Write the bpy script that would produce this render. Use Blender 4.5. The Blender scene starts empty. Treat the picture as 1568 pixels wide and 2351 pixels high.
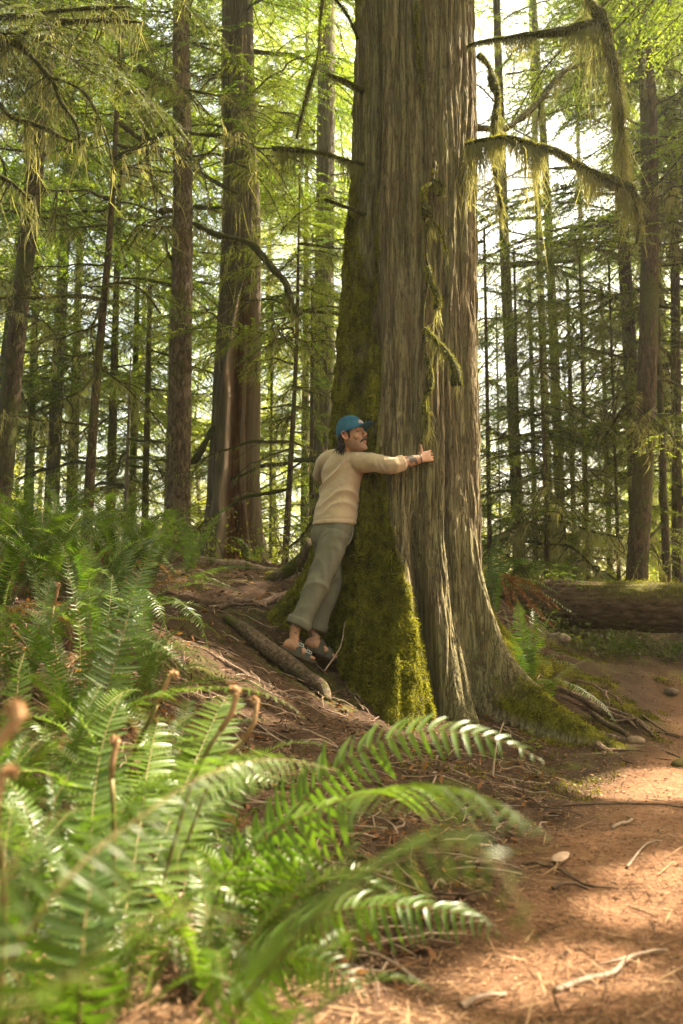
import bpy, math, random
import numpy as np
from mathutils import Vector, Matrix
PI = math.pi
scene = bpy.context.scene
col = scene.collection
RNG = np.random.default_rng(7)

# ------------------------------------------------------------------ camera geometry
CAM_Z, PITCH, LENS = 1.0, math.radians(6.15), 32.0
FPX = 2351 * LENS / 36.0
_F = np.array([0, math.cos(PITCH), math.sin(PITCH)])
_U = np.array([0, -math.sin(PITCH), math.cos(PITCH)])


def P(px, py, Y):
    """the place that stands at distance Y down the trail and is seen at (px, py)"""
    d = np.array([(px - 784) / FPX, 0, 0]) + _U * ((1175.5 - py) / FPX) + _F
    return d * (Y / d[1]) + np.array([0, 0, CAM_Z])


def PP(lst):
    return np.array([P(*q) for q in lst])


# ------------------------------------------------------------------ noise
def _hash(ix, iy, iz):
    h = (ix.astype(np.uint32) * np.uint32(374761393) + iy.astype(np.uint32) * np.uint32(668265263)
         + iz.astype(np.uint32) * np.uint32(2147483647 - 1274126177))
    h = (h ^ (h >> np.uint32(13))) * np.uint32(1274126177)
    h = h ^ (h >> np.uint32(16))
    return (h & np.uint32(0xFFFFFF)).astype(np.float32) / np.float32(0xFFFFFF)


def vn(x, y, z):
    """smooth value noise, about -1..1"""
    x, y, z = np.broadcast_arrays(np.asarray(x, float), np.asarray(y, float), np.asarray(z, float))
    fx, fy, fz = np.floor(x), np.floor(y), np.floor(z)
    ix, iy, iz = fx.astype(np.int64), fy.astype(np.int64), fz.astype(np.int64)
    tx, ty, tz = x - fx, y - fy, z - fz
    tx, ty, tz = tx * tx * (3 - 2 * tx), ty * ty * (3 - 2 * ty), tz * tz * (3 - 2 * tz)
    r = 0
    for a in (0, 1):
        for b in (0, 1):
            for c in (0, 1):
                w = (tx if a else 1 - tx) * (ty if b else 1 - ty) * (tz if c else 1 - tz)
                r = r + w * _hash(ix + a, iy + b, iz + c)
    return r * 2 - 1


def fbm(x, y, z, o=4):
    r, a, s = 0, 1.0, 0
    for k in range(o):
        r = r + a * vn(x * 2 ** k + 17.3 * k, y * 2 ** k - 5.1 * k, z * 2 ** k + 9.7 * k)
        s += a
        a *= .5
    return r / s


# ------------------------------------------------------------------ mesh building
class MB:
    """collects vertices and faces, links them as ONE mesh object"""

    def __init__(self):
        self.V, self.Q, self.T, self.n = [], [], [], 0
        self.attr = []

    def add(self, V, quads=None, tris=None, m=0, a=None):
        V = np.asarray(V, np.float32)
        if len(V) == 0:
            return
        if quads is not None and len(quads):
            q = np.asarray(quads, np.int64) + self.n
            self.Q.append((q, np.full(len(q), m, np.int32)))
        if tris is not None and len(tris):
            t = np.asarray(tris, np.int64) + self.n
            self.T.append((t, np.full(len(t), m, np.int32)))
        self.V.append(V)
        self.attr.append(np.full(len(V), 0.0 if a is None else a, np.float32) if a is None or np.isscalar(a) else np.asarray(a, np.float32))
        self.n += len(V)

    def mesh(self, name, mats, smooth=True, off=(0, 0, 0), attr=None):
        me = bpy.data.meshes.new(name)
        V = np.concatenate(self.V) - np.asarray(off, np.float32)
        me.vertices.add(len(V))
        me.vertices.foreach_set('co', V.astype(np.float32).ravel())
        q = np.concatenate([x[0] for x in self.Q]) if self.Q else np.zeros((0, 4), np.int64)
        t = np.concatenate([x[0] for x in self.T]) if self.T else np.zeros((0, 3), np.int64)
        mi = np.concatenate([x[1] for x in self.Q] + [x[1] for x in self.T])
        nl = len(q) * 4 + len(t) * 3
        me.loops.add(nl)
        me.loops.foreach_set('vertex_index', np.concatenate([q.ravel(), t.ravel()]).astype(np.int32))
        me.polygons.add(len(q) + len(t))
        st = np.concatenate([np.arange(len(q)) * 4, len(q) * 4 + np.arange(len(t)) * 3]).astype(np.int32)
        me.polygons.foreach_set('loop_start', st)
        me.polygons.foreach_set('material_index', mi)
        me.polygons.foreach_set('use_smooth', np.full(len(mi), smooth, bool))
        for m in mats:
            me.materials.append(m)
        if attr:
            at = me.attributes.new(attr, 'FLOAT', 'POINT')
            at.data.foreach_set('value', np.concatenate(self.attr))
        me.update(calc_edges=True)
        return me

    def build(self, name, mats, parent=None, smooth=True, attr=None, loc=None):
        if not isinstance(mats, (list, tuple)):
            mats = [mats]
        off = np.array(root_loc(parent)) if parent is not None else np.array(loc if loc is not None else (0, 0, 0))
        me = self.mesh(name, mats, smooth, off, attr)
        o = bpy.data.objects.new(name, me)
        col.objects.link(o)
        if parent is not None:
            o.parent = parent
        else:
            o.location = off
        return o


def root_loc(o):
    while o.parent is not None:
        o = o.parent
    return tuple(o.location)


def tag(o, label=None, cat=None, group=None, kind=None):
    for k, v in (('label', label), ('category', cat), ('group', group), ('kind', kind)):
        if v:
            o[k] = v
    return o


def empty(name, loc, label, cat, group=None):
    o = bpy.data.objects.new(name, None)
    col.objects.link(o)
    o.location = tuple(float(v) for v in loc)
    o.empty_display_size = .1
    return tag(o, label, cat, group)


def norm(v):
    v = np.asarray(v, float)
    return v / np.maximum(np.linalg.norm(v, axis=-1, keepdims=True), 1e-9)


def resample(pts, n, smooth=True):
    """Catmull-Rom through pts, n samples at even arc length"""
    pts = np.asarray(pts, float)
    if len(pts) > 2 and smooth:
        p = np.vstack([2 * pts[0] - pts[1], pts, 2 * pts[-1] - pts[-2]])
        out = []
        for i in range(len(pts) - 1):
            t = np.linspace(0, 1, 12, endpoint=False)[:, None]
            a, b, c, d = p[i], p[i + 1], p[i + 2], p[i + 3]
            out.append(.5 * (2 * b + (c - a) * t + (2 * a - 5 * b + 4 * c - d) * t ** 2 + (3 * b - a - 3 * c + d) * t ** 3))
        out.append(pts[-1:])
        pts = np.vstack(out)
    s = np.concatenate([[0], np.cumsum(np.linalg.norm(np.diff(pts[:, :3], axis=0), axis=1))])
    u = np.linspace(0, s[-1], n)
    return np.stack([np.interp(u, s, pts[:, k]) for k in range(pts.shape[1])], 1)


def frames(p, up=(0, 0, 1)):
    p = np.asarray(p, float)
    t = norm(np.gradient(p, axis=0))
    n = np.zeros_like(t)
    u = np.asarray(up, float)
    if abs(np.dot(u, t[0])) > .95:
        u = np.array([0, 1.0, .1])
    v = u - t[0] * np.dot(u, t[0])
    v /= np.linalg.norm(v)
    for i in range(len(p)):
        v = v - t[i] * np.dot(v, t[i])
        v /= max(np.linalg.norm(v), 1e-9)
        n[i] = v
    return t, n, np.cross(t, n)


def grid_faces(nr, ns, closed=True):
    i = np.arange(nr - 1)[:, None] * ns
    j = np.arange(ns if closed else ns - 1)[None, :]
    j2 = (j + 1) % ns
    return np.stack([i + j, i + j2, i + ns + j2, i + ns + j], -1).reshape(-1, 4)


def tube(p, r, ns=8, cap=True, rn=0.0, seed=0, flat=1.0, up=(0, 0, 1), nscale=9.0):
    """a tube along p with radii r; rn = relative noise of the radius; flat squeezes along the normal"""
    p = np.asarray(p, float)
    r = np.broadcast_to(np.asarray(r, float), (len(p),))
    t, n, b = frames(p, up)
    a = np.linspace(0, 2 * PI, ns, endpoint=False)
    ring = n[:, None, :] * (np.cos(a) * flat)[None, :, None] + b[:, None, :] * np.sin(a)[None, :, None]
    V = p[:, None, :] + ring * r[:, None, None]
    if rn:
        k = 1 + rn * fbm(V[..., 0] * nscale + seed, V[..., 1] * nscale, V[..., 2] * nscale, 2)
        V = p[:, None, :] + ring * (r[:, None] * k)[..., None]
    V = V.reshape(-1, 3)
    Q = grid_faces(len(p), ns)
    T = None
    if cap:
        V = np.vstack([V, p[:1], p[-1:]])
        c0, c1 = len(V) - 2, len(V) - 1
        k = np.arange(ns)
        e = (len(p) - 1) * ns
        T = np.vstack([np.stack([np.full(ns, c0), (k + 1) % ns, k], 1), np.stack([np.full(ns, c1), e + k, e + (k + 1) % ns], 1)])
    return V, Q, T


def leaves(pos, d, nrm, L, W, mid=.45):
    """diamond leaves: base, side, tip, side"""
    pos, d, nrm = np.asarray(pos, float), norm(d), norm(nrm)
    L, W = np.broadcast_to(L, len(pos))[:, None], np.broadcast_to(W, len(pos))[:, None]
    s = norm(np.cross(d, nrm))
    V = np.stack([pos, pos + d * L * mid + s * W * .5, pos + d * L, pos + d * L * mid - s * W * .5], 1).reshape(-1, 3)
    Q = np.arange(len(pos) * 4).reshape(-1, 4)
    return V, Q


def strands(pos, L, W, rng, sway=.5, down=(0, 0, -1)):
    """hanging tapered strips of moss: quad + tip"""
    n = len(pos)
    L = np.broadcast_to(L, n)[:, None]
    W = np.broadcast_to(W, n)[:, None]
    a = rng.uniform(0, 2 * PI, n)
    s = np.stack([np.cos(a), np.sin(a), 0 * a], 1)
    dn = np.array(down)[None, :]
    m = pos + dn * L * .5 + rng.normal(0, sway * .5, (n, 3)) * L * .5
    e = pos + dn * L + rng.normal(0, sway, (n, 3)) * L * .5
    V = np.stack([pos - s * W * .5, pos + s * W * .5, m + s * W * .45, m - s * W * .45, e], 1).reshape(-1, 3)
    b = np.arange(n)[:, None] * 5
    return V, b + np.array([[0, 1, 2, 3]]), b + np.array([[3, 2, 4]])


def rnd_unit(rng, n):
    return norm(rng.normal(size=(n, 3)))


# ------------------------------------------------------------------ materials
def new_mat(name):
    m = bpy.data.materials.new(name)
    m.use_nodes = True
    nt = m.node_tree
    nt.nodes.clear()
    return m, nt


class NT:
    def __init__(self, nt):
        self.nt = nt

    def n(self, typ, ins=None, **kw):
        nd = self.nt.nodes.new('ShaderNode' + typ)
        for k, v in kw.items():
            setattr(nd, k, v)
        for k, v in (ins or {}).items():
            s = nd.inputs[k]
            if hasattr(v, 'is_linked') or isinstance(v, bpy.types.NodeSocket):
                self.nt.links.new(v, s)
            else:
                s.default_value = v
        return nd

    def noise(self, vec, scale, detail=4, rough=.6, dist=0.0):
        return self.n('TexNoise', {'Vector': vec, 'Scale': scale, 'Detail': detail, 'Roughness': rough, 'Distortion': dist}).outputs['Fac']

    def coord(self, scale=(1, 1, 1), kind='Object'):
        tc = self.n('TexCoord')
        return self.n('Mapping', {'Vector': tc.outputs[kind], 'Scale': scale}).outputs['Vector']

    def ramp(self, fac, stops):
        r = self.n('ValToRGB', {'Fac': fac})
        e = r.color_ramp.elements
        while len(e) < len(stops):
            e.new(.5)
        for k, (p, c) in enumerate(stops):
            e[k].position = p
            e[k].color = tuple(c) + (1,) if len(c) == 3 else c
        return r.outputs['Color']

    def mix(self, f, a, b, blend='MIX'):
        x = self.n('Mix', data_type='RGBA', blend_type=blend)
        for s, v in ((x.inputs[0], f), (x.inputs[6], a), (x.inputs[7], b)):
            if isinstance(v, bpy.types.NodeSocket):
                self.nt.links.new(v, s)
            else:
                s.default_value = v if not isinstance(v, (tuple, list)) else (tuple(v) + (1,))[:4]
        return x.outputs[2]

    def math(self, op, a, b=0.0, clamp=False):
        x = self.n('Math', operation=op, use_clamp=clamp)
        for s, v in ((x.inputs[0], a), (x.inputs[1], b)):
            if isinstance(v, bpy.types.NodeSocket):
                self.nt.links.new(v, s)
            else:
                s.default_value = v
        return x.outputs[0]

    def bump(self, h, strength=.5, dist=.02, normal=None):
        ins = {'Height': h, 'Strength': strength, 'Distance': dist}
        if normal is not None:
            ins['Normal'] = normal
        return self.n('Bump', ins).outputs['Normal']

    def principled(self, color, rough=.8, normal=None, spec=.3, **kw):
        ins = {'Base Color': color if not isinstance(color, tuple) else (color + (1,))[:4], 'Roughness': rough, 'Specular IOR Level': spec}
        if normal is not None:
            ins['Normal'] = normal
        ins.update(kw)
        return self.n('BsdfPrincipled', ins)

    def out(self, shader):
        o = self.n('OutputMaterial')
        self.nt.links.new(shader, o.inputs['Surface'])


def mat_bark(name, stops, zs=.1, scale=22, moss=0.0, bump=.6, lichen=None, rough=.9, dist=.02):
    m, nt = new_mat(name)
    g = NT(nt)
    v = g.coord((1, 1, zs))
    a = g.noise(v, scale, 6, .65, .4)
    b = g.noise(g.coord((1, 1, zs * 3)), scale * 3, 4, .7)
    f = g.math('ADD', g.math('MULTIPLY', a, .7), g.math('MULTIPLY', b, .3))
    c = g.ramp(f, stops)
    cr = g.math('ABSOLUTE', g.math('SUBTRACT', g.noise(g.coord((1, 1, zs * 1.2)), scale * .8, 3, .55, .5), .5))
    crk = g.ramp(cr, [(0, (1, 1, 1)), (.06, (0, 0, 0))])
    c = g.mix(g.math('MULTIPLY', crk, .75), c, tuple(x * .6 for x in stops[0][1]))
    big = g.noise(g.coord((1, 1, .5)), 1.7, 4, .6)
    if lichen:
        k = g.ramp(big, [(.45, (0, 0, 0)), (.62, (1, 1, 1))])
        c = g.mix(g.math('MULTIPLY', k, .75), c, g.mix(f, tuple(x * .6 for x in lichen), lichen))
    if moss:
        mn = g.noise(g.coord((1, 1, .45)), 3.1, 6, .7)
        k = g.ramp(mn, [(.62 - .3 * moss, (0, 0, 0)), (.70 - .3 * moss, (1, 1, 1))])
        mc = g.ramp(b, [(.3, (.035, .04, .008)), (.7, (.11, .115, .02))])
        c = g.mix(k, c, mc)
    h = g.math('ADD', g.math('SUBTRACT', a, g.math('MULTIPLY', crk, .4)), g.math('MULTIPLY', b, .5))
    g.out(g.principled(c, rough, g.bump(h, bump, dist), .2).outputs[0])
    return m


def mat_leaf(name, c1, c2, trans=.45, rough=.5, spec=.3, scale=1.3, tw=(1.7, 1.75, .6), obj_var=.25):
    """leaf: diffuse/gloss plus light shining through; colour varies with place and by plant"""
    m, nt = new_mat(name)
    g = NT(nt)
    geo = g.n('NewGeometry')
    f = g.noise(geo.outputs['Position'], scale, 3, .6)
    oi = g.n('ObjectInfo')
    f = g.math('ADD', f, g.math('MULTIPLY', g.math('SUBTRACT', oi.outputs['Random'], .5), obj_var))
    c = g.ramp(f, [(.3, c1), (.7, c2)])
    p = g.principled(c, rough, None, spec)
    tc = g.mix(1.0, c, tw, 'MULTIPLY')
    t = g.n('BsdfTranslucent', {'Color': tc})
    g.out(g.n('MixShader', {'Fac': trans, 1: p.outputs[0], 2: t.outputs[0]}).outputs[0])
    return m


def mat_flat(name, c1, c2=None, scale=20, rough=.8, spec=.3, bump=0, dist=.01, zs=(1, 1, 1), metallic=0.0):
    m, nt = new_mat(name)
    g = NT(nt)
    f = g.noise(g.coord(zs), scale, 5, .6)
    c = g.ramp(f, [(.3, c1), (.7, c2 or c1)])
    nrm = g.bump(f, bump, dist) if bump else None
    g.out(g.principled(c, rough, nrm, spec, Metallic=metallic).outputs[0])
    return m


M = {}
M['leaf'] = mat_leaf('hemlock_leaf', (.07, .125, .016), (.22, .27, .045), .62, .55, .25)
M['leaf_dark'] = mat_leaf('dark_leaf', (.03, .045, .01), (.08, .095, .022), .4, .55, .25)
M['leaf_gold'] = mat_leaf('gold_leaf', (.13, .16, .02), (.27, .28, .05), .58, .55, .25)
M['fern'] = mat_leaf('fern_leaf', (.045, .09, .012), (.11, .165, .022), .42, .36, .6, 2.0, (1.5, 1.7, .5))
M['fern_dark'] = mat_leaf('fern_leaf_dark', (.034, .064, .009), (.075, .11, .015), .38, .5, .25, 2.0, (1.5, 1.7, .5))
M['fern_dead'] = mat_leaf('fern_leaf_dead', (.13, .05, .02), (.25, .12, .05), .3, .7, .2)
M['rachis'] = mat_flat('fern_stalk', (.11, .10, .025), (.20, .14, .05), 12, .55, .3)
M['fiddle'] = mat_flat('fern_crozier', (.25, .13, .06), (.42, .26, .14), 60, .8, .2, .4, .004)
M['strand'] = mat_leaf('hanging_moss', (.17, .17, .075), (.37, .35, .17), .55, .9, .05, 3.0, (1.25, 1.25, .7))
M['moss'] = mat_leaf('moss_tuft', (.05, .05, .008), (.31, .30, .036), .3, .9, .1, 9.0, (1.4, 1.4, .5))
M['moss_skin'] = mat_bark('mossy_branch', [(.3, (.02, .02, .008)), (.5, (.06, .06, .015)), (.75, (.12, .11, .03))], 1.0, 30, 0, .7)
M['twig'] = mat_bark('dead_twig', [(.3, (.035, .022, .014)), (.7, (.10, .075, .05))], .5, 20, .35, .5)
M['spruce_bark'] = mat_bark('spruce_bark', [(.3, (.025, .016, .01)), (.45, (.115, .078, .05)), (.6, (.21, .152, .10)), (.75, (.36, .29, .21))], .3, 22, .2, .9, None, .9, .03)
M['dark_bark'] = mat_bark('dark_bark', [(.3, (.02, .013, .007)), (.48, (.08, .052, .030)), (.7, (.19, .13, .08))], .25, 26, .45, .9)
M['cedar_bark'] = mat_bark('cedar_bark_grey', [(.28, (.03, .021, .014)), (.47, (.10, .078, .052)), (.6, (.17, .14, .10)), (.8, (.26, .22, .16))], .05, 20, .25, .9)
M['pale_bark'] = mat_bark('pale_bark', [(.3, (.10, .08, .06)), (.7, (.28, .22, .16))], .15, 26, .1, .6)
M['soil'] = mat_flat('soil_clod', (.05, .028, .017), (.13, .075, .045), 30, .95, .1)

SUN_EL, SUN_AZ = math.radians(50), math.radians(67)      # the sun stands behind the cedar, to its far side
SUN_DIR = np.array([math.cos(SUN_EL) * math.sin(SUN_AZ), math.cos(SUN_EL) * math.cos(SUN_AZ), math.sin(SUN_EL)])
# ------------------------------------------------------------------ ground
_gp = [(1500, 2300, 2.1), (1000, 2340, 2.05), (1300, 2000, 3.2), (1560, 1950, 3.4), (1450, 1750, 5.5), (1250, 1800, 4.9), (1560, 1650, 7.5),
       (1500, 1550, 9.5), (1568, 1490, 9.3), (1450, 1422, 10.7), (1600, 1422, 10.6), (1300, 1420, 10.8), (1450, 1480, 9.5), (1200, 1420, 10.4), (1300, 1490, 9.2), (1200, 1745, 5.7), (1000, 1700, 5.9), (860, 1650, 6.0), (740, 1610, 6.05), (690, 1520, 6.35),
       (600, 1400, 7.2), (560, 1330, 8.5), (640, 1300, 10), (450, 1500, 5.5), (300, 1370, 6.0), (100, 1320, 6.5), (0, 1300, 7), (250, 1285, 8.2),
       (450, 1285, 9.3), (200, 1600, 4.0), (0, 1600, 3.5), (500, 1700, 4.4), (600, 1900, 3.4), (300, 2000, 2.5), (0, 2050, 2.2), (300, 2351, 1.6),
       (700, 2200, 2.4), (1330, 1395, 12.5), (1150, 1420, 8.5), (1120, 1360, 9.5), (760, 1330, 8.2)]
_gw = [tuple(P(*q)) for q in _gp] + [(-6, 0, .9), (-10, 10, 2.2), (6, 0, 0), (7, 6, .2), (14, 14, 1.2), (-15, 25, 1.9), (0, -6, 0), (15, 30, 1.6), (0, 40, 2.2),
                                      (-20, 60, 3), (20, 60, 2.5), (45, 0, .6), (-45, 0, 3), (0, 16, 1.55), (5, 17, 1.45), (-5, 16, 1.7), (-2, 12, 1.6), (0, 100, 3), (3, 14, 1.4)]
_gw = np.array(_gw)


def _rbf():
    n = len(_gw)
    d = np.linalg.norm(_gw[:, None, :2] - _gw[None, :, :2], axis=2)
    A = np.zeros((n + 3, n + 3))
    A[:n, :n] = d + np.eye(n) * -.02
    A[:n, n] = 1
    A[:n, n + 1:] = _gw[:, :2]
    A[n:, :n] = A[:n, n:].T
    b = np.concatenate([_gw[:, 2], [0, 0, 0]])
    return np.linalg.solve(A, b)


_gc = _rbf()


def trail_edge(y):
    return np.interp(y, [0, 2.05, 3.4, 4.9, 6.2, 8, 10, 12], [-.1, .22, .76, 1.45, 2.25, 2.75, 2.9, 3.4])


def trail_mask(x, y):
    k = np.clip((x - trail_edge(y) + .12 * vn(x * 2, y * 2, 3.3)) / .5 + .5, 0, 1)
    k = k * np.clip((9.0 - y) / 2.2, 0, 1)
    return k * k * (3 - 2 * k)


def ground0(x, y):
    x, y = np.asarray(x, float), np.asarray(y, float)
    sh = x.shape
    xf, yf = x.ravel(), y.ravel()
    z = _gc[-3] + _gc[-2] * xf + _gc[-1] * yf
    for i in range(len(_gw)):
        z = z + _gc[i] * np.hypot(xf - _gw[i, 0], yf - _gw[i, 1])
    return z.reshape(sh)


def ground(x, y):
    z = ground0(x, y)
    x, y = np.asarray(x, float), np.asarray(y, float)
    t = trail_mask(x, y)
    rough = (.055 * fbm(x * 1.7, y * 1.7, 0, 3) + .034 * fbm(x * 6, y * 6, 4, 3))
    return z + rough * (1 - .65 * t) + .005 * vn(x * 30, y * 30, 1) * (1 - .3 * t)


def gz(x, y):
    return float(ground(np.array([x]), np.array([y]))[0])


def make_ground():
    u = np.linspace(-1, 1, 520)
    xs = np.sinh(u * 4.6) / math.sinh(4.6) * 62
    v = np.linspace(0, 1, 620)
    ys = -3 + (np.sinh(v * 3.9) / math.sinh(3.9)) * 108
    X, Y = np.meshgrid(xs, ys)
    Z = ground(X, Y)
    V = np.stack([X, Y, Z], -1).reshape(-1, 3)
    mb = MB()
    mb.add(V, grid_faces(len(ys), len(xs), False), a=trail_mask(X, Y).ravel())
    m, nt = new_mat('forest_floor')
    g = NT(nt)
    c0 = g.coord()
    at = g.n('Attribute', attribute_name='trail').outputs['Fac']
    fine = g.noise(c0, 55, 6, .75)
    mid = g.noise(c0, 9, 5, .65)
    big = g.noise(c0, 1.6, 4, .6)
    litter = g.ramp(fine, [(.3, (.018, .010, .006)), (.5, (.058, .032, .018)), (.70, (.14, .08, .045))])
    path = g.ramp(fine, [(.28, (.11, .05, .026)), (.5, (.235, .118, .062)), (.72, (.34, .19, .108))])
    soil = g.ramp(mid, [(.35, (.018, .011, .007)), (.7, (.065, .039, .024))])
    bank = g.mix(.45, litter, soil)
    mossc = g.ramp(fine, [(.3, (.03, .035, .006)), (.7, (.11, .115, .02))])
    mk = g.ramp(g.math('ADD', g.math('MULTIPLY', big, .6), g.math('MULTIPLY', mid, .4)), [(.52, (0, 0, 0)), (.60, (1, 1, 1))])
    bank = g.mix(g.math('MULTIPLY', mk, .8), bank, mossc)
    path = g.mix(g.ramp(mid, [(.45, (0, 0, 0)), (.7, (.6, .6, .6))]), path, (.13, .07, .038))
    c = g.mix(at, bank, path)
    h = g.math('ADD', fine, g.math('MULTIPLY', mid, 1.2))
    g.out(g.principled(c, .95, g.bump(h, .8, .02), .15).outputs[0])
    o = mb.build('ground', m, attr='trail')
    tag(o, 'forest floor of red brown needle litter with a bare trail', 'ground', kind='structure')


make_ground()


def make_litter():
    """needles, bark flakes and twiglets lying on the floor: nobody could count them"""
    mb = MB()
    n = 90000
    y = 1.5 + RNG.random(n) ** 1.8 * 10
    x = RNG.uniform(-.42, .42, n) * y * 1.02
    k = RNG.random(n)
    keep = np.hypot(x - .57, y - 7.0) > .7
    x, y, k = x[keep], y[keep], k[keep]
    n = len(x)
    z = ground(x, y) + .004
    a = RNG.uniform(0, 2 * PI, n)
    d = np.stack([np.cos(a), np.sin(a), RNG.normal(.02, .14, n)], 1)
    nn = np.stack([RNG.normal(0, .3, n), RNG.normal(0, .3, n), np.ones(n)], 1)
    long = k < .75
    nr = np.clip(y / 5, .45, 1)
    L = np.where(long, RNG.uniform(.015, .06, n), RNG.uniform(.012, .03, n) * nr)
    W = np.where(long, RNG.uniform(.0015, .004, n), RNG.uniform(.008, .018, n) * nr)
    # longer sticks
    s = RNG.random(n) < .035
    L = np.where(s, RNG.uniform(.08, .2, n), L)
    W = np.where(s, RNG.uniform(.004, .007, n), W)
    sel = RNG.integers(0, 3, n)
    pos = np.stack([x, y, z + np.where(s, .004, 0)], 1)
    for q in range(3):
        i = sel == q
        V, Q = leaves(pos[i], d[i], nn[i], L[i], W[i])
        mb.add(V, Q, m=q)
    mats = [mat_flat('litter_brown', (.08, .04, .02), (.20, .105, .052), 3, .9, .1), mat_flat('litter_pale', (.20, .12, .065), (.33, .21, .125), 3, .9, .1),
            mat_flat('litter_dark', (.03, .018, .01), (.09, .05, .03), 3, .9, .1)]
    o = mb.build('needle_litter', mats, smooth=False)
    tag(o, 'fallen needles, bark flakes and twiglets strewn over the forest floor', 'litter', kind='stuff')


make_litter()
# ------------------------------------------------------------------ the great cedar
CX, CY = .54, 7.0


def cxz(z):
    """the stem leans a little: its axis at height z"""
    return np.interp(z, [0, 1.5, 2.3, 3.4, 4.4, 6.0, 16], [.49, .49, .52, .55, .58, .605, .74])


# (angle, reach, decay height, angular width, z of its foot)
BUTT = [(math.radians(-98), .42, .55, .36, .24), (math.radians(-66), .34, .36, .22, .14), (math.radians(-43), 1.16, .38, .12, .08), (math.radians(-40), .07, .5, .26, .08),
        (math.radians(28), .55, .30, .35, .7), (math.radians(166), .42, .40, .36, 1.0), (math.radians(95), .5, .5, .5, .9), (math.radians(-128), .14, .5, .3, .4)]


def wrap(a):
    return (a + PI) % (2 * PI) - PI


def trunk_r(th, z, detail=True):
    th, z = np.broadcast_arrays(np.asarray(th, float), np.asarray(z, float))
    R = np.interp(z, [-1, 0, 1.5, 2.3, 3.35, 4.35, 6.0, 9, 16], [.58, .58, .565, .56, .52, .495, .475, .45, .36])
    r = R.copy()
    for a, amp, h, w, z0 in BUTT:
        e = np.exp(-np.maximum(z - z0, -.12) / h)
        # the foot leans a little as it climbs
        r = r + amp * e * np.exp(-(wrap(th - a - .10 * np.sin(2.1 * z)) / w) ** 2)
        r = r + .05 * np.exp(-np.maximum(z - z0, 0) / 1.8) * np.exp(-(wrap(th - a) / (w * .9)) ** 2)
    # deep clefts between the stems
    def cleft(a, dep, w, lo, hi):
        g = np.clip((z - lo) / .5, 0, 1) * np.clip((hi - z) / .8, 0, 1)
        return dep * g * np.exp(-(wrap(th - a - .04 * np.sin(z * 1.7)) / w) ** 2)
    r = r - cleft(math.radians(-136), .17, .11, 1.9, 30) - cleft(math.radians(-88), .035, .05, 2.0, 30) - cleft(np.radians(-75 - 10 * np.clip(z, 0, 1.5)), .20, .07, -.5, 1.9)
    r = r - cleft(math.radians(-62), .05, .035, .6, 4.5) - cleft(math.radians(-56), .10, .07, -.4, .8) - cleft(math.radians(-20), .05, .05, 1.0, 30)
    if detail:
        # fibrous strips: ridges that wander and fork
        wx = th + .05 * vn(th * 4, z * 1.1, 2.0) + .02 * vn(th * 12, z * 2.3, 8.0)
        s = np.zeros_like(r)
        for k, (f, zf, amp, sh) in enumerate(((6.0, .42, .034, 3.2), (13.0, .75, .026, 3.4), (30.0, 1.5, .012, 3.2), (70.0, 3.5, .005, 2.5))):
            q = vn(np.cos(wx) * f * .62 + 31 * k, np.sin(wx) * f * .62, z * zf + 7 * k)
            s = s + amp * (np.minimum(np.abs(q) * sh, 1) - .8)
        s = s + .005 * vn(th * 60, z * 14, 5) + .014 * fbm(th * 3, z * 2.2, 9, 2)
        r = r + s
    return r


def moss_mask(th, z):
    """where moss grows on the bark: the front foot, the shaded flank, the root backs"""
    n = .5 * fbm(th * 5, z * 2.2, 3, 4) + .35 * fbm(th * 16, z * 9, 6, 3)
    def lobe(a, w, top, soft, gain):
        return gain * np.exp(-(wrap(th - a) / w) ** 2) * np.clip((top - z) / soft, 0, 1)
    tb = np.radians(np.interp(z, [0, .3, 1.0, 1.65, 2.4, 4.5], [-70, -76, -86, -104, -113, -128]))
    t2 = np.where(th > PI * .6, th - 2 * PI, th)
    k = 1.15 * np.clip((tb - t2) / .16 + .5, 0, 1) * np.clip((t2 + 3.9) / .4, 0, 1) * np.interp(z, [0, 2.0, 3.2, 5.5], [1, .95, .78, .35])
    k = k - .55 * np.exp(-(wrap(th + 2.37) / .1) ** 2) * np.clip(z - 1.9, 0, 1)
    k = k + lobe(math.radians(-41), .15, .66, .30, 1.05) + lobe(math.radians(-56), .12, .3, .25, .4) + lobe(math.radians(28), .5, 1.35, .4, 1.2) + lobe(math.radians(-66), .14, .38, .3, .6)
    return np.clip((k - .52 + 1.05 * n) / .30, 0, 1)


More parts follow.
